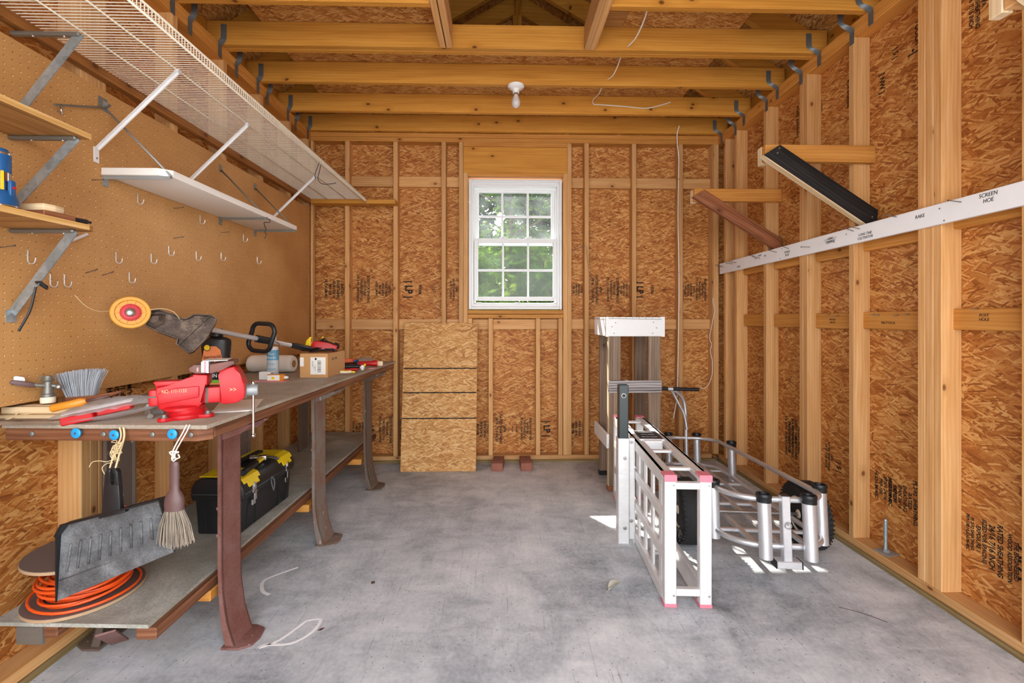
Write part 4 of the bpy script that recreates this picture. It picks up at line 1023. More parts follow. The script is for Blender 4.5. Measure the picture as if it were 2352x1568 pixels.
b = MB(); b.tube([(.028, -.20, -.093), (.029, -.20, -.128)], .0045, 8); b.build('peg', CHROME, ha)
# plywood shelves on galvanised struts, left edge of the picture
def strut_bracket(parent, y, z, reach, drop, th=0):
    """arm under the shelf plus ridged diagonal strut"""
    a = MB(); a.box(0, reach, y - .010, y + .010, z - .014, z - .001, bev=.004); ar = a.build('bracket_arm', OLDZINC, parent)
    s = MB()
    for x in (.07, .17): s.lathe([(.004, 0), (.003, .003), (0, .0035)], frame((x, y, z - .014), (1, 0, 0), (0, -1, 0), (0, 0, -1)), 8)
    s.build('screw', STEEL, ar)
    M_, l = along((reach - .004, y, z - .004), (.004, y, z - drop), (1, 0, .8))
    d = MB(); d.prism([(-.0145, 0), (-.0145, .0035), (-.007, .003), (-.0045, .011), (.0045, .011), (.007, .003), (.0145, .0035), (.0145, 0)], 0, l, M_ @ frame((0, 0, 0), (0, 1, 0), (0, 0, 1), (1, 0, 0)))
    d.box(0, .003, y - .016, y + .016, z - drop - .03, z - drop + .01); d.build('strut', SPANGLE, parent)
us = thing('plywood_shelf', 'upper plywood shelf on galvanised struts at the left edge', 'shelf', (-1.597, 1.55, 1.823))
b = MB(); b.box(0, .231, -.62, 0, 0, .018, bev=.001); b.build('board', PLY, us)
b = MB(); b.box(.2305, .233, -.62, .001, .0, .018); b.build('edge_strip', PLYE, us)
for y in (-.03, -.5): strut_bracket(us, y, 0, .215, .235)
ls = thing('plywood_shelf', 'lower plywood shelf carrying a blue lantern at the left edge', 'shelf', (-1.597, 1.578, 1.521), 0)
b = MB(); b.prism([(0, -.62), (.231, -.62), (.231, -.035), (.222, -.008), (.205, 0), (0, 0)], 0, .018); b.build('board', PLY, ls)
b = MB(); b.box(.2305, .233, -.62, -.034, .0, .018); b.build('edge_strip', PLYE, ls)
for y in (-.055, -.5): strut_bracket(ls, y, 0, .205, .275)
eb = thing('shelf_bracket', 'empty galvanised shelf bracket above the upper plywood shelf', 'bracket', (-1.597, 1.525, 2.165))
strut_bracket(eb, 0, 0, .222, .285)
# things on the lower plywood shelf
la = thing('camping_lantern', 'blue and silver camping lantern at the left edge of the picture', 'lantern', (-1.447, 1.345, 1.539), 8)
b = MB(); b.lathe([(.046, 0), (.047, .006), (.0455, .010), (.045, .014), (.043, .032), (.036, .050), (.026, .058)], None, 32); b.build('base', LANT, la)
b = MB(); b.lathe([(.0462, .008), (.0475, .010), (.0475, .0125), (.0455, .0145)], None, 32); b.build('trim_ring', CHROME, la)
b = MB(); b.lathe([(.0265, .058), (.0265, .112)], None, 28); b.build('chimney', CHROME, la)
b = MB(); b.lathe([(.0275, .110), (.028, .114), (.028, .160), (.026, .168), (.020, .178), (.0, .182)], None, 28); b.build('top_housing', LANT, la)
b = MB(); b.lathe([(.0278, .160), (.0288, .162), (.0288, .1655), (.0268, .167)], None, 28); b.build('trim_ring', CHROME, la)
b = MB(); b.box(.030, .041, -.009, .009, .040, .088, bev=.005, seg=2); sw = b.build('switch_housing', LANT, la)
b = MB(); b.box(.0405, .0435, -.004, .004, .062, .070); b.build('button', RED, sw)
b = MB(); b.box(.0265, .0282, -.003, .003, .058, .112, Matrix.Rotation(R(-32), 4, 'Z')); b.build('light_strip', YEL, la)
wd1 = thing('wood_offcut', 'pale rounded wood offcut lying behind the blue lantern', 'wood offcut', (-1.425, 1.445, 1.5565), -6)
b = MB(); b.prism([(-.06, -.03), (.045, -.03), (.052, .0), (.045, .03), (.02, .055), (-.06, .06)], .0, .022, bev=.004); b.build('slab', PALEW, wd1)
wd2 = thing('wood_offcut', 'square brown wood block lying at the pegboard beside the pale offcut', 'wood offcut', (-1.52, 1.52, 1.539), 3)
b = MB(); b.box(-.04, .035, -.035, .03, 0, .048, bev=.002); b.build('block', PLY, wd2)
wd3 = thing('wood_offcut', 'thin brown wood strip lying in front of the pale offcut on the shelf', 'wood offcut', (-1.42, 1.455, 1.539), -2)
b = MB(); b.box(-.045, .048, -.05, .05, 0, .017, bev=.002); b.build('strip', BROWNW, wd3)
mk = thing('green_marker', 'green marker with a black cap lying on the lower plywood shelf', 'marker', (-1.382, 1.485, 1.5475), 76)
b = MB(); b.tube([(-.055, 0, 0), (.012, 0, 0)], .0075, 12); b.build('barrel', GREEN, mk)
b = MB(); b.tube([(.012, 0, 0), (.055, 0, 0), (.060, 0, 0)], [.008, .008, .005], 12); b.tube([(.058, 0, 0), (.068, 0, 0)], .004, 8); b.build('cap', BLACKP, mk)
gt = thing('white_tube', 'white plastic tube pushed onto a nail behind the lower shelf strut', 'tube', (-1.597, 1.792, 1.552))
b = MB(); b.tube([(.004, -.0, .0), (.03, -.13, -.06)], .0058, 10); b.build('sleeve', WHITE, gt)
b = MB(); b.tube([(.0285, -.122, -.0565), (.0305, -.134, -.0615)], [.0058, .006], 8); b.build('tip', CREAM, gt)
zt = thing('zip_tie', 'black cable tie hanging from the lowest galvanised strut', 'cable tie', (-1.505, 1.522, 1.338))
b = MB(); b.tube([(.018, -.015, .008), (.024, .0, -.006), (.010, .016, -.012), (-.010, .0, .010)], .0042, 6, closed=True); b.tube(smooth([(.006, -.018, -.008), (.002, -.02, -.04), (-.010, -.022, -.09), (-.035, -.03, -.15)], 5), .0035, 6); b.build('strap', BLACKP, zt)

# ------------------------------------------------------------------ hanging from the bench end
def hang(px, py, d=1.42):           # metres in the hanging plane, measured from the dustpan's own sketch
    return ((px - 1176) / 1045 * d + .0352, 1.23 - (py - 730) / 1045 * d)
DPX, DPZ = hang(267, 1000)
dp = thing('dustpan', 'black plastic dustpan hanging by jute twine from the bench end', 'dustpan', (DPX, 1.452, DPZ))
def dq(px, py): a = hang(px, py); return (a[0] - DPX, a[1] - DPZ)
XZP = frame((0, 0, 0), (1, 0, 0), (0, 0, 1), (0, -1, 0))
A, B_, C_, D_ = dq(140, 1225), dq(379, 1140), dq(400, 1268), dq(131, 1380)
A2 = dq(162, 1196)
b = MB(); b.prism([A, A2, B_, C_, D_], -.004, 0, XZP); b.build('pan_floor', PANM, dp)
b = MB()
def wallstrip(p, q, h0, h1, t=.004):
    P_, Q_ = Vector((p[0], 0, p[1])), Vector((q[0], 0, q[1]))
    nrm = (Q_ - P_).cross(Vector((0, 1, 0))).normalized() * t
    v = [P_, Q_, Q_ + Vector((0, -h1, 0)), P_ + Vector((0, -h0, 0))]
    v = [tuple(x) for x in v] + [tuple(x + nrm) for x in v]
    b.add(v, [[0, 1, 2, 3], [7, 6, 5, 4], [0, 4, 5, 1], [1, 5, 6, 2], [2, 6, 7, 3], [3, 7, 4, 0]])
wallstrip(B_, A2, .030, .030); wallstrip(A2, A, .030, .016); wallstrip(A, D_, .016, .003); wallstrip(C_, B_, .003, .030)
P_, Q_ = Vector((A2[0], -.030, A2[1])), Vector((B_[0], -.030, B_[1])); b.tube([Vector((A[0], -.016, A[1])), P_, Q_], .0035, 8)
b.build('rim', BLACKP, dp)
b = MB()
for k in range(10):
    t = (k + .6) / 10.4; top = Vector((A2[0] + (B_[0] - A2[0]) * t, 0, A2[1] + (B_[1] - A2[1]) * t)); bot = Vector((D_[0] + (C_[0] - D_[0]) * t, 0, D_[1] + (C_[1] - D_[1]) * t))
    p, q = top.lerp(bot, .30), top.lerp(bot, .66); b.tube([p + Vector((0, -.001, 0)), q + Vector((0, -.001, 0))], .0045, 6, flat=.8)
p, q = Vector((A[0], 0, A[1])).lerp(Vector((D_[0], 0, D_[1])), .70), Vector((B_[0], 0, B_[1])).lerp(Vector((C_[0], 0, C_[1])), .78)
b.tube([p, q], .002, 6); b.build('floor_ribs', PANM, dp)
b = MB(); h = [dq(x, y) for x, y in ((252, 1168), (260, 1078), (264, 1070), (282, 1068), (288, 1076), (293, 1160), (300, 1170))]
ho = [dq(x, y) for x, y in ((271, 1098), (271, 1080), (275, 1074), (281, 1075), (285, 1080), (285, 1098), (278, 1103))]
def strip3(pts, w, y0, y1, mat_b):
    for i in range(len(pts) - 1):
        mat_b.beam(Vector((pts[i][0], (y0 + y1) / 2, pts[i][1])), Vector((pts[i+1][0], (y0 + y1) / 2, pts[i+1][1])), w, abs(y1 - y0), (0, 1, 0), .003)
b.prism([dq(252, 1172), dq(257, 1105), dq(291, 1105), dq(295, 1168)], .016, .032, XZP, bev=.004)
b.prism([dq(257.5, 1107), dq(260, 1078), dq(264, 1071), dq(273, 1069), dq(272, 1078), dq(271, 1100), dq(275, 1107)], .016, .032, XZP, bev=.003)
b.prism([dq(291, 1107), dq(288, 1076), dq(283, 1070), dq(272, 1069), dq(279, 1075), dq(284, 1082), dq(284, 1100), dq(275, 1107)], .016, .032, XZP, bev=.003)
b.prism([dq(246, 1172), dq(300, 1160), dq(306, 1168), dq(242, 1184)], .014, .030, XZP, bev=.004)
b.build('handle', BLACKP, dp)
tw = MB(); a1 = dq(266, 992)
tw.tube(smooth([(a1[0] - .006, .02, a1[1] + .01), (a1[0] + .0, .018, a1[1] - .02), (dq(262, 1040)[0], .0, dq(262, 1040)[1]), (dq(264, 1075)[0], -.02, dq(264, 1070)[1])], 4), .0024, 6)
tw.tube(smooth([(a1[0] + .006, .02, a1[1] + .01), (a1[0] + .010, .018, a1[1] - .02), (dq(274, 1040)[0], .0, dq(274, 1040)[1]), (dq(278, 1080)[0], -.026, dq(278, 1078)[1])], 4), .0028, 6)
rnd = random.Random(9)
for k in range(7):
    p = [dq(268 + rnd.uniform(-10, 16), 1010 + rnd.uniform(0, 50)) for _ in range(5)]
    tw.tube(smooth([(q[0], .0 - .012 * rnd.random(), q[1]) for q in p], 5), .0009, 4)
tw.tube(smooth([(dq(x, y)[0], -.01, dq(x, y)[1]) for x, y in ((270, 1052), (250, 1058), (238, 1056), (220, 1058), (212, 1070))], 4), .0012, 4); tw.tube(smooth([(dq(x, y)[0], -.012, dq(x, y)[1]) for x, y in ((266, 1060), (252, 1062), (242, 1072), (248, 1086))], 4), .0012, 4)
tw.build('twine_loop', TWINE, dp)

WBX, WBZ = hang(393, 1000, 1.372)
wbm = thing('whisk_broom', 'small whisk broom with brown handle hanging by white cord from the bench end', 'whisk broom', (WBX, 1.402, WBZ)); wbm.scale = (.96, .96, .96)
k_ = .001368
b = MB(); b.lathe([(.012, -.083), (.0145, -.088), (.015, -.098), (.0145, -.103), (.0155, -.125), (.0145, -.150), (.015, -.172), (.023, -.184), (.029, -.198), (.030, -.215), (.029, -.235)][::-1], TR(.006, 0, 0), 28, 1, .62); b.build('handle', BROWNP, wbm)
b = MB(); b.tube([(.006, 0, -.084), (.006, 0, -.074)], .004, 8); b.build('hanger_ring', OLDZINC, wbm)
b1, b2 = MB(), MB(); rnd = random.Random(3)
for k in range(330):
    a = rnd.random() * 6.283; r = math.sqrt(rnd.random()); cx, cy = r * math.cos(a), r * math.sin(a)
    z1 = -.335 - .012 * (1 - abs(cx)) + rnd.uniform(-.008, .006); bend = rnd.uniform(-.006, .006)
    p0 = Vector((.006 + cx * .027, cy * .016, -.228)); p2 = Vector((.010 + cx * .056 + bend, cy * .022, z1)); p1 = p0.lerp(p2, .5) + Vector((cx * .006, 0, 0))
    (b1 if rnd.random() < .75 else b2).tube([p0, p1, p2], .0008, 3, cap=False)
b1.build('bristles', BRISB, wbm); b2.build('bristles', BRISD, wbm)
b = MB(); b.tube(smooth([(-.004, .07, .016), (-.003, .050, -.005), (.001, .0, -.05), (.005, 0, -.074)], 4), .0022, 6); b.tube(smooth([(.006, .07, .016), (.008, .050, -.005), (.010, .0, -.05), (.007, 0, -.074)], 4), .0022, 6)
rnd = random.Random(5); b.tube(smooth([(.004 + rnd.uniform(-.014, .014), rnd.uniform(-.008, .008), -.066 + rnd.uniform(-.014, .014)) for _ in range(12)], 4), .0022, 6); b.build('cord_loop', CORDW, wbm)

# ------------------------------------------------------------------ lower shelf of the bench
rl = thing('extension_cord_reel', 'round hardboard reel wound with orange cord on the lower shelf', 'cord reel', (-1.445, 1.625, SZ))
rl.scale = (.84, .84, 1)
def disc(z0, z1, name):
    b = MB(); b.lathe([(.192, z0), (.1935, z0 + .002), (.1935, z1 - .002), (.192, z1)], None, 56); b.build(name, MASON, rl)
    b = MB(); b.lathe([(.1930, z0 + .001), (.1945, z0 + .002), (.1945, z1 - .002), (.1930, z1 - .001)], None, 56); b.build('disc_edge', MASONE, rl)
disc(.001, .013, 'lower_disc'); disc(.15, .162, 'upper_disc')
b = MB(); b.lathe([(.06, .012), (.06, .15)], None, 24); b.build('hub', MASON, rl)
b = MB(); rnd = random.Random(11)
for k in range(20):
    r0 = .085 + .085 * rnd.random() ** .7; z0 = .020 + (.085 * (k / 20) if r0 < .15 else .006 * (k % 3)); ph = rnd.random() * 6.28; el = rnd.uniform(.0, .014); ex, ey = rnd.uniform(-.012, .012), rnd.uniform(-.012, .012)
    b.tube([(ex + (r0 + el * math.cos(2 * t + ph)) * math.cos(t), ey + (r0 + el * math.cos(2 * t + ph)) * math.sin(t), max(.018, z0 + .012 * math.sin(t + ph))) for t in [2 * math.pi * j / 30 for j in range(30)]], .0047, 7, closed=True)
b.tube(smooth([(-.05, .12, .09), (-.02, .15, .20), (.03, .16, .245), (.075, .15, .20), (.10, .12, .10)], 6), .0047, 7)
b.build('orange_cord', CORDO, rl)

tb = thing('toolbox', 'black and yellow plastic toolbox on the lower shelf of the bench', 'toolbox', (-1.24, 2.26, SZ), BA)
XZc = lambda y: frame((0, y, 0), (1, 0, 0), (0, 0, 1), (0, -1, 0))
HL = .225
b = MB(); b.prism([(-.094, .001), (.094, .001), (.106, .168), (-.106, .168)], -HL + .012, HL - .012, XZc(0), bev=.008)
for y in (-HL + .06, -.10, .10, HL - .06):
    for s in (-1, 1): b.beam((s * .0955, y, .006), (s * .1065, y, .16), .004, .004, (1, 0, 0))
for x in (-.05, -.035, .035, .05):
    b.beam((x, -HL + .0115, .006), (x, -HL + .0115, .16), .004, .004, (0, 1, 0))
b.build('tub', TBOX, tb)
b = MB(); b.prism([(-.118, .150), (.118, .150), (.122, .180), (.120, .205), (.100, .240), (.070, .252), (-.070, .252), (-.100, .240), (-.120, .205), (-.122, .180)], -HL, HL, XZc(0), bev=.012, seg=3); b.build('lid', TBOX, tb)
b = MB(); b.tube([(.1222, -HL + .01, .181), (.1222, HL - .01, .181)], .0016, 5); b.tube([(-.11, -HL - .0, .181), (.11, -HL - .0, .181)], .0016, 5); b.build('lid_seam', GREYP, tb)
for y0, y1 in ((-HL + .018, -.085), (.085, HL - .018)):
    b = MB(); b.prism([(-.09, .2512), (.0705, .2512), (.0985, .2398), (.110, .2205), (.1135, .2225), (.1010, .2435), (.0718, .2552), (-.09, .2552)], -y1, -y0, XZc(0))
    b.prism([(.108, .2235), (.1212, .2020), (.1250, .2035), (.1128, .2240)], -y1 + .022, -y0 - .022, XZc(0))
    for x in (-.06, -.05): b.box(x, x + .003, y0 + .008, y1 - .008, .2545, .2565)
    b.build('yellow_panel', YEL, tb)
for y in (-.145, .145):
    b = MB(); b.box(.118, .124, y - .014, y + .014, .165, .200, bev=.002); b.box(.122, .128, y - .010, y + .010, .130, .168, bev=.002); b.tube([(.127, y - .011, .168), (.127, y + .011, .168)], .004, 8); b.box(.119, .127, y - .007, y + .007, .188, .212, bev=.002); b.box(.11, .120, y - .014, y + .014, .108, .135, bev=.002); b.build('latch', CHROME, tb)
b = MB(); b.tube([(.124, -.012, .172), (.128, -.012, .150), (.130, 0, .118), (.128, .012, .150), (.124, .012, .172)], .003, 7); b.prism([(-.01, .0), (.01, 0), (.0, .05)], 0, .004, frame((.1215, 0, .172), (0, 1, 0), (-.3, 0, 1), (1, 0, .3))); b.build('lock_loop', GREYP, tb)
b = MB(); b.beam((-.028, -.15, .263), (-.028, .15, .263), .026, .016, bev=.005)
for y in (-.15, .15): b.box(-.042, -.014, y - .012, y + .012, .245, .268, bev=.004)
b.build('carry_handle', BLACKP, tb)
hm = thing('claw_hammer', 'claw hammer with a black and yellow handle lying on the toolbox lid', 'hammer', (-1.165, 2.195, SZ + .27), 97)
b = MB(); b.tube([(-.145, 0, 0), (-.14, 0, 0), (-.10, 0, .0), (-.02, 0, 0), (.005, 0, 0)], [.012, .0155, .0135, .0145, .013], 12); b.build('grip', BLACKP, hm)
b = MB(); b.beam((.0, 0, 0), (.075, 0, 0), .023, .015, bev=.003); b.build('handle_shaft', YEL, hm)
b = MB(); b.box(.073, .103, -.018, .022, -.011, .011, bev=.003, seg=2); b.tube([(.088, .018, 0), (.088, .038, 0), (.088, .040, 0), (.088, .058, 0)], [.009, .010, .014, .014], 14)
for s in (-1, 1): b.tube(smooth([(.088 + s * .004, -.016, 0), (.087 + s * .007, -.045, -.001), (.084 + s * .009, -.075, -.010)], 3), [.008, .0078, .0076, .0072, .0066, .005, .0035], 8, flat=.7)
b.build('head', CHROME, hm)

# ------------------------------------------------------------------ left end of the bench top
def onb(px, py, z=BZ):
    d = (1.23 - z) * 1045 / (py - 730); u = (px - 1176) / 1045
    return Vector((u * d * .9997 + .0248 * d, d * .9997 - u * d * .0248, z))
st = thing('grey_board', 'flat grey board lying along the near edge of the bench', 'board', (-1.52, 1.506, BZ), -2)
b = MB(); b.prism([(-.14, -.022), (.10, -.022), (.15, .006), (.10, .020), (-.14, .020)], 0, .012, bev=.002); b.build('plank', WEATHER, st)
sk = thing('stake_bundle', 'bundle of pale wooden stakes tied with twine at the left end of the bench', 'stakes', (-1.485, 1.560, BZ), -1)
for k, (dy, dz, a) in enumerate(((-.024, 0, 0), (.006, 0, 1), (.036, .0, -1), (-.008, .0235, 1), (.022, .0235, -1))):
    b = MB(); b.prism([(-.16, -.0135), (.05, -.0135), (.08 + .012 * k, 0), (.05, .0135), (-.16, .0135)], 0, .023, TR(0, dy, dz, 0, 0, a), bev=.003); b.build('stake', PALEW, sk)
b = MB(); b.tube([(-.10, -.034, -.004), (-.10, -.034, .025), (-.095, .0, .043), (-.09, .05, .030), (-.095, .055, -.004)], .0016, 5)
b.tube(smooth([(-.10, -.034, .02), (-.04, -.020, .03), (.03, .0, .042), (.06, .02, .044)], 4), .0014, 5); b.tube(smooth([(-.10, -.036, .015), (-.06, -.04, .004), (.0, -.040, .002), (.04, -.034, .012), (.06, -.02, .03)], 4), .0014, 5)
rnd = random.Random(6)
for k in range(12): b.tube(smooth([(-.10, -.037, .018), (-.115 + rnd.uniform(-.01, .01), -.060, .006), (-.135 + rnd.uniform(-.02, .02), -.083, -.012 - rnd.random() * .02)], 3), .0011, 4)
b.build('twine_tie', TWINE, sk)
spk = thing('impact_sprinkler', 'metal impact sprinkler head with a white arm standing on the stakes', 'sprinkler', (-1.545, 1.592, BZ + .051), 48)
b = MB(); b.lathe([(.019, 0), (.020, .002), (.020, .016), (.018, .020)], None, 24); b.build('base_collar', CREAM, spk)
b = MB(); b.lathe([(.017, .018), (.0175, .030), (.014, .032), (.013, .050), (.011, .054), (.011, .072), (.016, .076), (.012, .082), (.010, .092), (.0, .093)], None, 18)
b.tube([(.0, 0, .058), (-.03, -.004, .064), (-.05, -.006, .070)], .007, 10); b.tube([(.008, 0, .058), (.022, -.004, .054)], .007, 10)
b.tube([(-.02, 0, .074), (-.018, 0, .090), (.018, 0, .090), (.020, 0, .070)], .0024, 6); b.build('brass_body', OLDZINC, spk)
b = MB(); b.prism([(-.030, .055), (-.070, .066), (-.088, .074), (-.090, .080), (-.082, .086), (-.035, .074)], -.006, .006, frame((0, -.008, 0), (1, 0, 0), (0, 0, 1), (0, -1, 0)), bev=.003); b.build('spoon_arm', BROWNP, spk)
b = MB(); b.prism([(-.030, .078), (-.110, .083), (-.112, .090), (-.050, .098), (-.032, .092)], -.004, .004, frame((-.022, .004, 0), (1, 0, 0), (0, 0, 1), (0, -1, 0)), bev=.003); b.build('drive_arm', WHITE, spk)
b = MB(); b.sphere((.026, -.006, .052), .011, 12, 8); b.build('trip_weight', STEEL, spk)
bru = thing('grey_dust_brush', 'soft grey bristle brush lying behind the bag of red tools', 'brush', (-1.485, 1.655, BZ + .035), 6)
b1 = MB(); rnd = random.Random(8)
for k in range(420):
    t = rnd.random(); a = rnd.uniform(-1, 1)
    p0 = Vector((-.045 + .085 * t, a * .010, .022 + .004 * t)); p2 = Vector((-.072 + .142 * t + rnd.uniform(-.004, .004), a * .022, .108 + .014 * math.sin(t * 2.2) + rnd.uniform(-.006, .003)))
    b1.tube([p0, p0.lerp(p2, .55) + Vector((-.002, 0, .002)), p2], .0009, 3, cap=False)
b1.build('bristles', BRISG, bru)
b = MB(); b.prism([(-.05, .008), (.06, .014), (.13, .038), (.13, .046), (.05, .032), (-.05, .026)], -.012, .012, frame((0, 0, 0), (1, 0, 0), (0, 0, 1), (0, -1, 0)), bev=.004); b.build('wood_block', BROWNW, bru)
sd = thing('amber_screwdriver', 'screwdriver with an amber handle lying across the stakes', 'screwdriver', onb(117, 938, BZ + .055), 0)
e = Vector((.098, .035, .022)).normalized()
b = MB(); b.tube([e * 0, e * .004, e * .05, e * .075, e * .09], [.010, .013, .0125, .0135, .007], 10); b.build('handle', AMBER, sd)
b = MB(); b.tube([e * .088, e * .15], .0035, 8); b.build('blade', BROWNP, sd)
bg_ = thing('tool_bag', 'clear plastic bag holding red tool parts on the bench', 'bag', (-1.312, 1.535, BZ + .002), 9)
nx, ny = 16, 8; top = []; bot = []; rnd = random.Random(12)
for i in range(nx + 1):
    for j in range(ny + 1):
        u_, v_ = i / nx, j / ny; wv = 1 - max(0, u_ - .55) * 1.7
        x = (u_ - .45) * .30; y = (v_ - .5) * .105 * wv + .03 * u_; s = math.sin(math.pi * min(1, u_ * 1.02)) ** .6 * math.sin(math.pi * v_) ** .7
        lift = .012 + .045 * u_
        top.append((x, y, lift + .036 * s + rnd.random() * .005)); bot.append((x, y, max(.002, lift - .012 - .02 * s)))
fs = []
for i in range(nx):
    for j in range(ny):
        q = [i*(ny+1)+j, (i+1)*(ny+1)+j, (i+1)*(ny+1)+j+1, i*(ny+1)+j+1]; fs.append(q); fs.append([k + len(top) for k in q[::-1]])
MB().add(top + bot, fs, None, None, True).build('film', BAG, bg_)
b = MB(); b.box(-.098, -.012, -.028, .0, .010, .036, TR(0, 0, 0, 0, -10, 8), .003); b.box(-.008, .085, -.012, .018, .014, .034, TR(0, 0, .004, 0, -12, 8), .003); b.build('red_part', RED, bg_)
b = MB(); b.box(-.10, .09, .004, .020, .040, .044, TR(0, 0, .004, 20, -11, 8)); b.build('white_insert', PAPER, bg_)
ab = thing('bolt_and_plate', 'zinc anchor bolt with a square plate lying beside the vise', 'bolt', (-1.225, 1.63, BZ))
b = MB(); b.box(-.030, .030, -.0025, .0025, 0, .058, TR(0, .01, 0, -32, 0, 10), .001); b.build('square_plate', GALV, ab)
b = MB(); p0, p1 = Vector((-.008, -.004, .030)), Vector((.050, -.075, .010)); b.tube([p0, p1], .0085, 14); b.lathe([(.015, 0), (.015, .010), (0, .010)], along(p0, p1)[0] @ frame((0, 0, 0), (0, 1, 0), (0, 0, 1), (1, 0, 0)), 6, smooth=False); b.build('threaded_rod', STEEL, ab)
pk = thing('pink_chalk_case', 'pink plastic case lying between the bolt and the vise', 'case', onb(350, 946) + Vector((-.005, .015, .0)), -15)
b = MB(); b.lathe([(.0, 0), (.018, .001), (.021, .008), (.018, .017), (.0, .019)], TR(0, 0, 0), 20, 1.5, .75); b.build('shell', PINK, pk)
gr = thing('green_clip', 'small green plastic clip behind the vise tail', 'clip', (-1.215, 1.73, BZ), 20)
b = MB(); b.box(-.022, .022, -.008, .008, 0, .008, bev=.003); b.box(-.012, .03, .004, .012, .004, .014, TR(0, 0, 0, 0, 0, -20), .003); b.build('clip_body', LGREEN, gr)
# ------------------------------------------------------------------ back wall things
lb = thing('osb_sheet', 'loose strand board sheet with three black lines leaning on the back wall', 'board', (-.500, 3.655, .0015), 0, rot=(-math.atan2(.206, 1.175), 0, 0))
LH = 1.205
b = MB(); b.prism([(-.302, 0), (.300, 0), (.304, LH), (-.312, LH)], 0, .012, frame((0, .012, 0), (1, 0, 0), (0, 0, 1), (0, -1, 0))); b.build('panel', OSBL, lb)
for f in (.345, .517, .682):
    b = MB(); rnd = random.Random(int(f * 100)); n = 40
    for i in range(n):
        x0, x1 = -.303 + .603 * i / n, -.303 + .603 * (i + 1) / n
        b.box(x0, x1, -.0003, .0, LH * f - .0035 - rnd.random() * .002, LH * f + .0035 + rnd.random() * .002)
    b.build('marker_line', INK, lb)
def brick(x, label, rz):
    o = thing('brick', label, 'brick', (x, 3.745, 0), rz, 'bricks at the foot of the back wall')
    b = MB(); b.box(-.045, .045, -.1, .1, 0, .066, bev=.004, seg=2); b.build('block', BRICK, o)
    b = MB()
    for y in (-.055, 0, .055): b.lathe([(.012, 0), (.012, .0006), (0, .0006)], TR(0, y, .066), 14)
    b.build('core_hole', MASON, o)
brick(-.022, 'red brick beside the leaning board', -4); brick(.205, 'red brick under the window, farther from the leaning board', 1)

# stand of weathered wood with a white top
sd_ = thing('outdoor_stand', 'tall weathered wood stand with a white vinyl top in the back corner', 'stand', (.765, 3.215, 0))
W_, D_2, H_ = .375, .37, 1.236
for x, y, hz in ((0, 0, .0), (W_ - .089, 0, .0), (0.012, D_2 - .038, .0), (W_ - .085, D_2 - .038, .0)):
    b = MB(); b.box(x, x + .089, y, y + .037, .03, H_ - .02, bev=.003); lg = b.build('leg', WEATHER, sd_)
    b = MB(); b.box(x - .006, x + .095, y - .006, y + .043, 0, .035, bev=.004); b.build('foot_pad', BLACKP if y else BROWNW, lg)
b = MB(); b.box(-.002, W_ + .002, -.02, -.001, .70, .787, bev=.003); b.build('cross_rail', GREYW, sd_)
b = MB(); b.box(-.0195, -.0005, -.03, D_2 + .03, .310, .412, bev=.004); b.build('side_slat', VINYL, sd_)
b = MB(); b.box(-.001, .003, -.001, .035, .03, 1.1); b.build('pale_edge', PALEW, sd_)
b = MB()
b.box(-.015, W_ + .012, -.022, -.002, 1.100, H_, bev=.003); b.box(-.015, W_ + .012, D_2 + .002, D_2 + .022, 1.1, H_, bev=.003)
b.box(-.022, -.002, -.002, D_2 + .002, 1.1, H_, bev=.003); b.box(W_, W_ + .02, -.002, D_2 + .002, 1.1, H_, bev=.003)
b.box(0, W_, 0, D_2, H_ - .03, H_ - .012); b.box(-.024, -.004, -.026, -.004, 1.098, H_ + .002); b.box(W_ - .002, W_ + .02, -.026, -.004, 1.098, H_ + .002)
b.build('white_top', VINYL, sd_)
b = MB()
for x, z in ((.045, 1.197), (.02, 1.168), (.035, 1.122), (.315, 1.2), (.338, 1.16), (.31, 1.122)): b.lathe([(.004, 0), (.004, .001), (0, .0015)], frame((x, -.022, z), (1, 0, 0), (0, 0, 1), (0, -1, 0)), 8)
b.build('screw', OLDZINC, sd_)
b = MB(); b.tube([(-.01, -.024, H_ - .010), (.19, -.024, H_ - .013), (W_, -.024, H_ - .016)], .0014, 5); b.tube([(-.026, D_2, H_ - .012), (-.026, 0, H_ - .010)], .0014, 5)
for k in range(8): b.tube([(.025 + .047 * k, -.025, H_ - .013), (.025 + .047 * k, -.023, H_ + .001)], .0011, 4)
b.build('wire_mesh', OLDZINC, sd_)

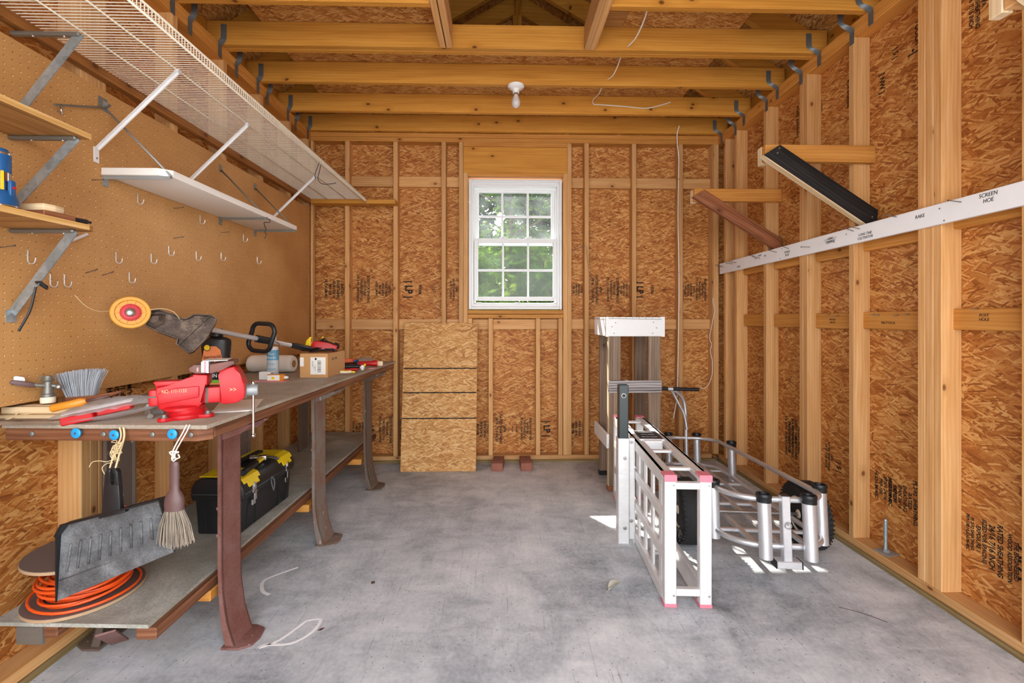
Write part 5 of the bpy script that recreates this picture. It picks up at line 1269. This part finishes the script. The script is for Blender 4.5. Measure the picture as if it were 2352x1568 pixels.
# ------------------------------------------------------------------ folded loading ramp with hitch bar
RA = -3.7
ramp = thing('loading_ramp', 'folded aluminium loading ramp standing on its side edge with pink corner caps', 'ramp', (.697, 1.918, 0), RA)
RL, RH = 1.20, .562
def panel(x0, s, lattice=True):
    """ladder panel in the plane x0; s = +1 face to -x"""
    t = .05
    xa, xb = (x0, x0 + t) if s > 0 else (x0 - t, x0)
    for k, z in enumerate((.004, .180, .352, RH - .058)):
        h = .054 if k in (0, 3) else .044
        if k in (1, 2) and not lattice: continue
        b = MB(); xo = xa if s > 0 else xb - .020
        b.box(xo, xo + .020, .036, RL - .036, z, z + h, bev=.003)
        if k in (0, 3): b.box(xa, xb, .036, RL - .036, (z if k == 0 else z + h - .004), (z + .004 if k == 0 else z + h), bev=.001); b.box(xa + .018, xa + .032, .036, RL - .036, (z + .003 if k == 0 else z + h - .002), (z + .006 if k == 0 else z + h + .003))
        b.build('rail', ALUR, ramp)
    y = .115
    while y < RL - .08 and lattice:
        b = MB(); xo = xa + .012 if s > 0 else xb - .042
        b.box(xo, xo + .012, y - .020, y + .020, .010, RH - .012, bev=.003); b.build('rung', ALUR, ramp); y += .138
    for y0 in (0, RL - .036):
        b = MB(); b.box(xa, xb, y0, y0 + .036, .0, RH, bev=.003)
        for q in (.016, .030): b.box(xa + q, xa + q + .002, y0 - .0012 if y0 == 0 else y0 + .036, y0 if y0 == 0 else y0 + .0372, .02, RH - .03)
        p = b.build('end_post', ALUR, ramp)
        for z0, z1 in ((0, .016), (RH - .012, RH + .0015)):
            c = MB(); c.box(xa - .0015, xb + .0015, y0 - .0015 if y0 == 0 else y0 - .02, y0 + .056 if y0 == 0 else y0 + .0375, z0, z1, bev=.002)
            if z0 > .1: c.box(xa - .0015, xb + .0015, (y0 - .002 if y0 == 0 else y0 + .036), (y0 if y0 == 0 else y0 + .038), RH - .028, RH)
            c.build('corner_cap', PINKT, p)
        rv = MB()
        for z in (.05, .52): rv.lathe([(.005, 0), (.004, .002), (0, .003)], frame(((xa + xb) / 2 + .014, y0 if y0 == 0 else y0 + .036, z), (1, 0, 0), (0, 0, 1), (0, -1, 0) if y0 == 0 else (0, 1, 0)), 8)
        rv.build('rivet', STEEL, p)
panel(0, 1); panel(.198, -1, False)
for y, z, h in ((.018, .50, .028), (.018, .045, .03), (.13, RH - .02, .014), (.40, RH - .02, .014), (.56, RH - .05, .05), (.78, RH - .02, .014), (1.05, RH - .02, .014), (.42, .012, .014), (.9, .012, .014)):
    b = MB(); b.box(.048, .150, y - .012, y + .012, z, z + h, bev=.002); b.build('spacer_bar', ALUR, ramp)
b = MB(); b.box(.03, .168, .57, .76, RH - .006, RH + .002); lp = b.build('label_plate', ALU, ramp)
b = MB(); b.box(.036, .162, .585, .745, RH + .002, RH + .0026); b.build('warning_label', LBLACK, lp)
for i, (s_, z_) in enumerate((('WARNING', .017), ('MAX LOAD', .014), ('DO NOT EXCEED', .011))):
    text(s_, z_, frame((.099, .722 - .05 * i, RH + .0028), (1, 0, 0), (0, 1, 0), (0, 0, 1)), VINYL, lp, 'label_lettering')
# upright channel and hitch tube bolted to the outer face
b = MB(); yc = .545
b.box(-.092, -.030, yc, yc + .004, .0, .572); b.box(-.092, -.088, yc, yc + .06, 0, .572); b.box(-.034, -.030, yc, yc + .02, 0, .572); b.box(-.034, -.003, yc + .012, yc + .016, .02, .572); b.box(-.006, -.002, yc + .004, yc + .05, .0, .572)
ch = b.build('hitch_channel', ALUR, ramp)
b = MB()
for z, x in ((.465, -.055), (.085, -.055), (.55, -.018), (.12, -.018)):
    b = MB(); b.lathe([(.010, 0), (.010, .003), (.006, .003), (.006, .009), (0, .009)], frame((x, yc if x < -.03 else yc + .012, z), (1, 0, 0), (0, 0, 1), (0, -1, 0)), 12); b.build('bolt', STEEL, ch)
b = MB(); x0, x1, y0, y1 = -.086, -.034, yc + .006, yc + .058
t_ = .005
b.box(x0, x1, y0, y0 + t_, .35, .862, bev=.001); b.box(x0, x1, y1 - t_, y1, .35, .862, bev=.001); b.box(x0, x0 + t_, y0, y1, .35, .862, bev=.001); b.box(x1 - t_, x1, y0, y1, .35, .862, bev=.001)
hb = b.build('hitch_bar', DARKG, ramp)
b = MB(); b.lathe([(.0105, 0), (.0105, .0006), (0, .0006)], frame(((x0 + x1) / 2, y0, .805), (1, 0, 0), (0, 0, 1), (0, -1, 0)), 18); b.build('pin_hole', LBLACK, hb)
b = MB(); b.lathe([(.0125, 0), (.0125, .0008), (.0105, .0009), (.0105, 0)], frame(((x0 + x1) / 2, y0, .805), (1, 0, 0), (0, 0, 1), (0, -1, 0)), 18); b.build('hole_rim', STEEL, hb)

# ------------------------------------------------------------------ fishing cart
cart = thing('fishing_cart', 'aluminium beach fishing cart with eight rod holder tubes and black tyres', 'cart', (1.295, 2.055, .184), rot=(R(-4.75), 0, R(-6.7)))
CW, CL, CR = .232, 1.60, .17
def loop(z, r=.0135):
    p = []
    for cx, cy, a0 in ((CW - CR, CL - CR, 0), (-CW + CR, CL - CR, 90), (-CW + CR, CR, 180), (CW - CR, CR, 270)):
        p += [(cx + CR * math.cos(R(a0 + k * 11.25)), cy + CR * math.sin(R(a0 + k * 11.25)), z) for k in range(9)]
    b = MB(); b.tube(p, r, 12, closed=True); return b
loop(.208).build('upper_rail', ALU, cart); loop(0).build('lower_rail', ALU, cart)
posts = [(-.090, -.03), (.105, -.03), (-.240, .195), (.258, .165), (-.112, CL + .03), (.112, CL + .03), (-.262, 1.36), (.262, 1.30)]
for x, y in posts:
    b = MB(); b.lathe([(.0285, -.044), (.0285, .222), (.0265, .222), (.0265, -.044), (.0285, -.044)], TR(x, y, 0), 24); p = b.build('rod_holder', ALU, cart)
    b = MB(); b.lathe([(.0315, .204), (.0318, .222), (.034, .226), (.0345, .238), (.032, .242), (.026, .240), (.0245, .232), (.0245, .211), (0, .210)], TR(x, y, 0), 24); b.build('rubber_collar', BLACKP, p)
for x in (-.115, 0, .115):
    b = MB(); b.beam((x, .01, 0), (x, CL - .01, 0), .025, .02, bev=.003); b.build('floor_bar', ALU, cart)
for y in (.20, .62, 1.05, 1.42):
    b = MB(); b.beam((-CW + .004, y, -.004), (CW - .004, y, -.004), .022, .016, bev=.003); b.build('cross_bar', ALU, cart)
b = MB(); b.tube([(-.37, .395, .022), (.34, .395, .022)], .009, 10); b.build('axle', STEEL, cart)
for s in (-1, 1):
    M_ = frame((.302 if s > 0 else -.330, .395, .022), (0, 1, 0), (0, 0, 1), (1, 0, 0)) @ Matrix.Diagonal((1, 1, .88, 1))
    b = MB(); b.lathe([(.088, -.040), (.105, -.056), (.135, -.064), (.158, -.058), (.168, -.046), (.1725, -.03), (.174, 0), (.1725, .03), (.168, .046), (.158, .058), (.135, .064), (.105, .056), (.088, .040)], M_, 56)
    for k in range(44):
        a = k * 360 / 44
        for q in (-1, 1):
            Mk = M_ @ Matrix.Rotation(R(a + (4 if q > 0 else 0)), 4, 'Z') @ TR(.1715, 0, q * .027, q * 24, 0, 0)
            b.box(-.003, .0012, -.0062, .0062, -.026, .026, Mk)
        for q in (-1, 1):
            Mk = M_ @ Matrix.Rotation(R(a), 4, 'Z') @ TR(.157, 0, q * .0575, 0, q * -38, 0); b.box(-.010, .010, -.004, .004, -.002, .001, Mk)
    wh = b.build('tyre', RUBBER, cart)
    b = MB(); b.lathe([(.02, -.045), (.03, -.030), (.075, -.026), (.086, -.044), (.092, -.046), (.090, -.036), (.088, 0), (.090, .036), (.092, .046), (.086, .044), (.075, .026), (.03, .030), (.02, .045), (0, .046)], M_, 40); b.lathe([(0, -.046), (.02, -.045)], M_, 20); b.build('rim', CREAM, wh)
b = MB(); b.beam((.0, -.028, .235), (.0, -.028, -.052), .036, .036, (0, 1, 0), .003); lgp = b.build('stand_leg', ALU, cart)
b = MB(); b.box(-.054, .054, -.056, .0, -.078, -.046, bev=.003); b.build('stand_foot', ALU, lgp)
for s in (-1, 1):
    b = MB(); b.box(s * .053, s * .058, -.057, .001, -.079, -.045, bev=.002); b.build('end_cap', BLACKP, lgp)
b = MB(); b.box(-.018, .018, -.046, -.010, .2345, .239, bev=.002); b.build('top_cap', BLACKP, lgp)
b = MB(); b.tube([(.0, -.054, .115), (.0, -.040, .115)], .006, 8); b.tube([(.002 + .014 * math.cos(R(a)), -.053, .108 + .014 * math.sin(R(a))) for a in range(0, 360, 24)], .0016, 5, closed=True); b.build('pull_pin', STEEL, lgp)
b = MB(); yb = CL
hp = smooth([(.02, yb, -.01), (.02, yb, .28), (.018, yb, .44), (.0, yb - .01, .52), (-.05, yb - .03, .575), (-.115, yb - .05, .600)], 6)
b.tube(hp, .0145, 12); b.tube(smooth([(.02, yb - .03, .28), (.0, yb - .03, .40), (-.04, yb - .035, .48), (-.075, yb - .04, .55), (-.10, yb - .05, .588)], 5), .011, 10); b.build('handle_pole', ALU, cart)
b = MB(); b.tube([(-.185, yb - .05, .604), (.115, yb - .05, .600)], .0145, 14); gp_ = b.build('grip', BLACKP, cart)
b = MB(); b.tube([(-.128, yb - .05, .603), (-.09, yb - .05, .602)], .017, 14); b.build('grip_collar', ALU, cart)
b = MB(); b.tube(smooth([(-.20, yb - .01, .03), (-.19, yb - .03, .06), (-.17, yb - .02, .07), (-.16, yb, .05), (-.165, yb + .0, .016)], 4), .003, 6); b.build('wire_hook', OLDZINC, cart)

# ------------------------------------------------------------------ right wall: white tool rail, lumber brackets, bolt
rail = thing('tool_rail', 'long white rail with handwritten tool names and nails on the right wall', 'rail', (1.878, 3.822, 1.602))
fr, ln = along((0, 0, .0445), (0, -2.75, .0795))
def onrail(y, dz=0): return frame((-.0195, -y, .0445 + .035 * y / 2.75 + dz), (0, -1, .0127), (0, .0127, 1), (-1, 0, 0))
b = MB(); b.box(0, ln, -.019, 0, -.044, .044, fr, .002); b.build('board', RAILW, rail)
for y, s_, k, dz in [(.312, 'SPADE', .018, -.020), (.60, 'SNOW', .016, .024), (.665, 'HOE', .016, .012), (.913, 'POWER\nEDGE', .019, -.010), (1.30, 'LONG\nTRIMMER', .019, .006), (1.545, 'LONG TINE\nCULTIVATOR', .019, -.016), (1.849, 'RAKE', .022, .010), (2.132, 'SCREEN\nHOE', .022, .016)]:
    text(s_, k, onrail(y, dz), INK, rail, 'handwriting', .85, .12)
q = MB()
for k in range(5): q.beam(onrail(1.25 + .004 * k, .014 - .006 * k) @ Vector((0, 0, .0006)), onrail(1.35 - .004 * k, .016 - .006 * k) @ Vector((0, 0, .0006)), .0015, .0006)
q.build('scribble', INK, rail)
nail_me = None
for y, dz, a in [(.03, .012, 20), (.07, .008, 20), (.22, .014, 8), (.27, .018, 8), (.56, .006, 30), (.60, .004, 20), (.80, .016, 15), (.93, .020, 18), (1.13, -.004, 0), (1.47, .022, 18), (1.51, .026, 12), (1.73, .036, 10), (2.03, .026, 6), (2.36, .012, 6)]:
    if nail_me is None:
        b = MB(); b.tube([(.004, 0, 0), (-.052, 0, 0)], .0019, 6); b.tube([(-.052, 0, 0), (-.0535, 0, 0)], .0042, 8); o = b.build('nail', RUST3, rail); nail_me = o.data
    else: o = bpy.data.objects.new('nail', nail_me); COL.objects.link(o); o.parent = rail
    o.location = (-.0195, -y, .0445 + .035 * y / 2.75 + dz); o.rotation_euler = (0, R(a), 0)
b = MB()
for y, dz in [(.02, -.014), (.20, -.034), (.84, -.033), (.86, .03), (1.33, -.01), (1.42, .016), (1.94, .022), (1.96, -.033), (2.42, .034)]:
    b.lathe([(.0035, 0), (.0035, .001), (0, .0016)], onrail(y, dz), 8)
b.build('screw', OLDZINC, rail)

def lumber_bracket(label, y, z, mat, brace_mat, dark=False, drop=.355, wide=.075, xo=1.372):
    """two-by arm nailed to the near side of a stud, with a diagonal brace down to the wall"""
    t = thing('lumber_bracket', label, 'bracket', (1.966, y, z), 0, 'lumber brackets on the right wall')
    x0 = xo - 1.966
    b = MB(); b.box(x0, 0, -.037, -.001, 0, .089, bev=.003); b.build('arm', mat, t)
    M_, l = along((x0 + .012, -.038 - .018, .045), (-.028, -.038 - .018, .045 - drop), (0, 0, 1))
    b = MB(); h = wide / 2
    b.prism([(-.022, -h + .004), (.02, h), (l - .02, h), (l + .03, -h)], -.018, .018, M_ @ frame((0, 0, 0), (1, 0, 0), (0, 0, 1), (0, -1, 0)), bev=.002)
    br = b.build('brace', brace_mat, t)
    if dark:
        b = MB(); b.prism([(-.024, -h + .002), (.018, -h - .004), (l + .03, -h - .004), (l + .032, -h)], -.0175, .0175, M_ @ frame((0, 0, 0), (1, 0, 0), (0, 0, 1), (0, -1, 0))); b.build('bare_edge', PALEW, br)
    b = MB(); b.box(x0 - .002, x0 + .03, .0, .036, -.004, .089, bev=.002); b.build('end_block', PALEW, t)
    b = MB(); b.box(-.075, -.001, -.036, -.001, .045 - drop - .02, .045 - drop + .07, bev=.003); b.build('foot_block', WEATHER, t)
    b = MB()
    for p in ((x0 + .04, .03), (x0 + .05, .055), (-.05, .06 - drop)): b.lathe([(.004, 0), (.004, .001), (0, .0015)], frame((p[0], -.0742, p[1]), (1, 0, 0), (0, 0, 1), (0, -1, 0)), 8)
    b.build('screw', OLDZINC, t)
    return t
lumber_bracket('wooden lumber bracket with a black stained diagonal brace above the white rail', 2.374, 2.046, BROWNW if False else PLATE, BLACKW, True, .355, .095, 1.38)
lumber_bracket('brown lumber bracket nearest the back wall with a reddish brace', 3.171, 2.043, PLATE, BROWNW, False, .355, .085, 1.35)
lumber_bracket('lumber bracket cut off by the top right corner of the picture', 1.199, 2.062, STUD, BLACKW, True, .36, .09, 1.36)
for y, z, s_, k in [(1.77, 1.232, 'POST\nHOLE', .017), (2.22, 1.205, 'MATTOCK', .019), (2.60, 1.212, 'WOOD\nGRATE', .016), (2.97, 1.63, 'SPADE', .02), (2.16, 1.655, 'TOP RAKE -> LT', .018)]:
    text(s_, k, on_right(y, z, 1.9294), INK, wall_right, 'handwriting', .9, .1)
bn = MB()
for y, z in ((2.30, 1.25), (2.27, 1.247), (2.16, 1.245), (2.62, 1.25), (2.55, 1.245), (1.79, 1.268), (2.10, 1.25)): bn.tube([(1.932, y, z), (1.895, y - .008, z - .004)], .0018, 6)
bn.build('bent_nail', OLDZINC, wall_right)
an = thing('anchor_bolt', 'zinc anchor bolt with a square washer on the sill of the right wall', 'bolt', (1.925, 2.225, .0585))
b = MB(); b.box(-.037, .037, -.037, .037, 0, .005, TR(0, 0, 0, 0, 0, 12), .001); b.build('square_washer', GALV, an)
b = MB(); b.lathe([(.014, .005), (.014, .018), (0, .018)], None, 6, smooth=False); b.build('nut', GALV, an)
b = MB(); pr = [(.0075, .018)]
for k in range(36): pr += [(.0088, .020 + .004 * k), (.0078, .022 + .004 * k)]
b.lathe(pr + [(.006, .168), (0, .168)], TR(-.004, 0, 0), 14); b.build('threaded_rod', SPANGLE, an)

# ------------------------------------------------------------------ ceiling lamp and cables
lamp = thing('bulb_holder', 'white porcelain lampholder with a bare bulb on the ceiling joist', 'ceiling lamp', (.103, 3.079, ZT - .001))
dn = Matrix.Diagonal((1, 1, -1, 1))
b = MB(); b.lathe([(.056, 0), (.057, .006), (.052, .014), (.040, .020), (.027, .026), (.0235, .036), (.0235, .046), (.021, .050)], dn, 36); ba = b.build('porcelain_base', BULBP, lamp)
b = MB()
for x in (-.038, .038): b.lathe([(.006, 0), (.005, .002), (0, .003)], TR(x, -.006, -.0185, 160, 0, 0), 10)
b.build('screw', OLDZINC, ba)
b = MB(); b.lathe([(.0135, .046), (.0135, .062), (.016, .070), (.026, .094), (.0298, .112), (.0285, .128), (.020, .142), (.008, .1485), (0, .149)], dn, 32); b.build('bulb', BULBG, lamp)
b = MB(); b.lathe([(.0142, .046), (.0142, .062)], dn, 20); b.build('screw_cap', STEEL, lamp)
def cable(label, pts, r=.0042, name='electrical_cable', mat=CABLE, cat='cable', n=6, staples=()):
    o = thing(name, label, cat, pts[0])
    b = MB(); b.tube(smooth([tuple(p[i] - pts[0][i] for i in range(3)) for p in pts], n), r, 8); b.build('jacket', mat, o)
    for p in staples:
        s = MB(); q = Vector(p) - Vector(pts[0]); s.box(q.x - .009, q.x + .009, q.y - .008, q.y + .004, q.z - .002, q.z + .002); s.build('staple', OLDZINC, o)
    return o
cable('white cable sagging between the nearest joists', [(.76, 2.318, 2.865), (.768, 2.40, 2.83), (.765, 2.55, 2.815), (.745, 2.652, 2.822)])
cable('white cable bridging the second and third joists', [(.735, 2.733, 2.868), (.745, 2.82, 2.845), (.74, 2.96, 2.825), (.725, 3.059, 2.842)])
cable('white cable running along the joist beside the bulb', [(.71, 3.10, 2.86), (.705, 3.25, 2.84), (.70, 3.42, 2.88), (.71, 3.472, 2.87), (.76, 3.478, 2.868), (.95, 3.478, 2.856), (1.12, 3.478, 2.845), (1.24, 3.478, 2.872), (1.31, 3.480, 2.895)])
cable('long white cable stapled down a stud of the back wall', [(1.505, 3.80, 2.85), (1.50, 3.835, 2.79), (1.508, 3.845, 2.70), (1.525, 3.862, 2.60), (1.524, 3.866, 2.40), (1.520, 3.866, 2.1), (1.527, 3.866, 1.7), (1.528, 3.866, 1.4), (1.522, 3.866, 1.0), (1.516, 3.866, .66), (1.505, 3.85, .55), (1.47, 3.82, .42), (1.462, 3.815, .38)], .0048, staples=[(1.524, 3.868, 2.42), (1.525, 3.868, 1.62), (1.518, 3.868, .72)])
cable('thin white wire dangling in the back right corner', [(1.826, 3.868, 1.40), (1.822, 3.862, 1.36), (1.836, 3.86, 1.30), (1.825, 3.86, 1.24), (1.800, 3.858, 1.12), (1.790, 3.856, 1.05), (1.808, 3.856, 1.0), (1.795, 3.854, .95), (1.81, 3.85, .86), (1.80, 3.83, .76), (1.76, 3.80, .68), (1.70, 3.77, .64), (1.66, 3.75, .66)], .0028, 'thin_wire', CABLE, 'wire')
cable('thin grey wire hooked over the stud right of the window', [(.612, 3.874, 1.78), (.66, 3.868, 1.83), (.728, 3.868, 1.845), (.738, 3.872, 1.76), (.755, 3.872, 1.6), (.762, 3.872, 1.44)], .0016, 'thin_wire', OLDZINC, 'wire')

# ------------------------------------------------------------------ floor litter
lf = thing('dry_leaf', 'dry curled leaf lying on the concrete in front of the ramp', 'leaf', (.517, 2.06, .002), 35)
b = MB(); n = 8; vsx = []; fsx = []
for i in range(n + 1):
    t = i / n; w_ = .017 * math.sin(math.pi * min(1, t * .96 + .02)) ** .8 + .0008
    for q in (-1, 0, 1): vsx.append((-.04 + .08 * t, q * w_, .014 * abs(q) + .012 * math.sin(t * 3.1)))
for i in range(n):
    for q in range(2): fsx.append([i*3+q, (i+1)*3+q, (i+1)*3+q+1, i*3+q+1])
b.add(vsx, fsx, None, None, True); b.tube([(-.055, 0, .001), (-.04, 0, .001), (.0, 0, .012)], .0012, 5); b.build('blade', LEAF, lf)
nt = thing('steel_washer', 'small dark washer lying on the concrete in front of the workbench', 'washer', (-.593, 2.128, .0005))
b = MB(); b.lathe([(.009, 0), (.0095, .002), (.009, .004), (.0055, .004), (.0055, 0)], None, 20); b.build('ring', RUST3, nt)
lf2 = thing('leaf_scrap', 'small reddish leaf scrap beside the chalk outline', 'leaf', (-.71, 1.815, .001), 20)
b = MB(); b.prism([(-.012, -.004), (.0, -.008), (.014, .003), (.0, .005)], 0, .0015); b.build('blade', BROWNP, lf2)
def twig(label, x, y, a, l=.1):
    o = thing('twig', label, 'twig', (x, y, .002), a, 'twigs on the concrete')
    b = MB(); b.tube(smooth([(-l/2, 0, 0), (0, .006, .001), (l/2, -.003, 0)], 4), .0016, 5); b.build('stem', BROWNP, o)
twig('thin dark twig by the sill of the right wall', 1.50, 1.85, -38, .16); twig('thin twig near the lower right corner of the floor', 1.33, 1.42, -30, .14)
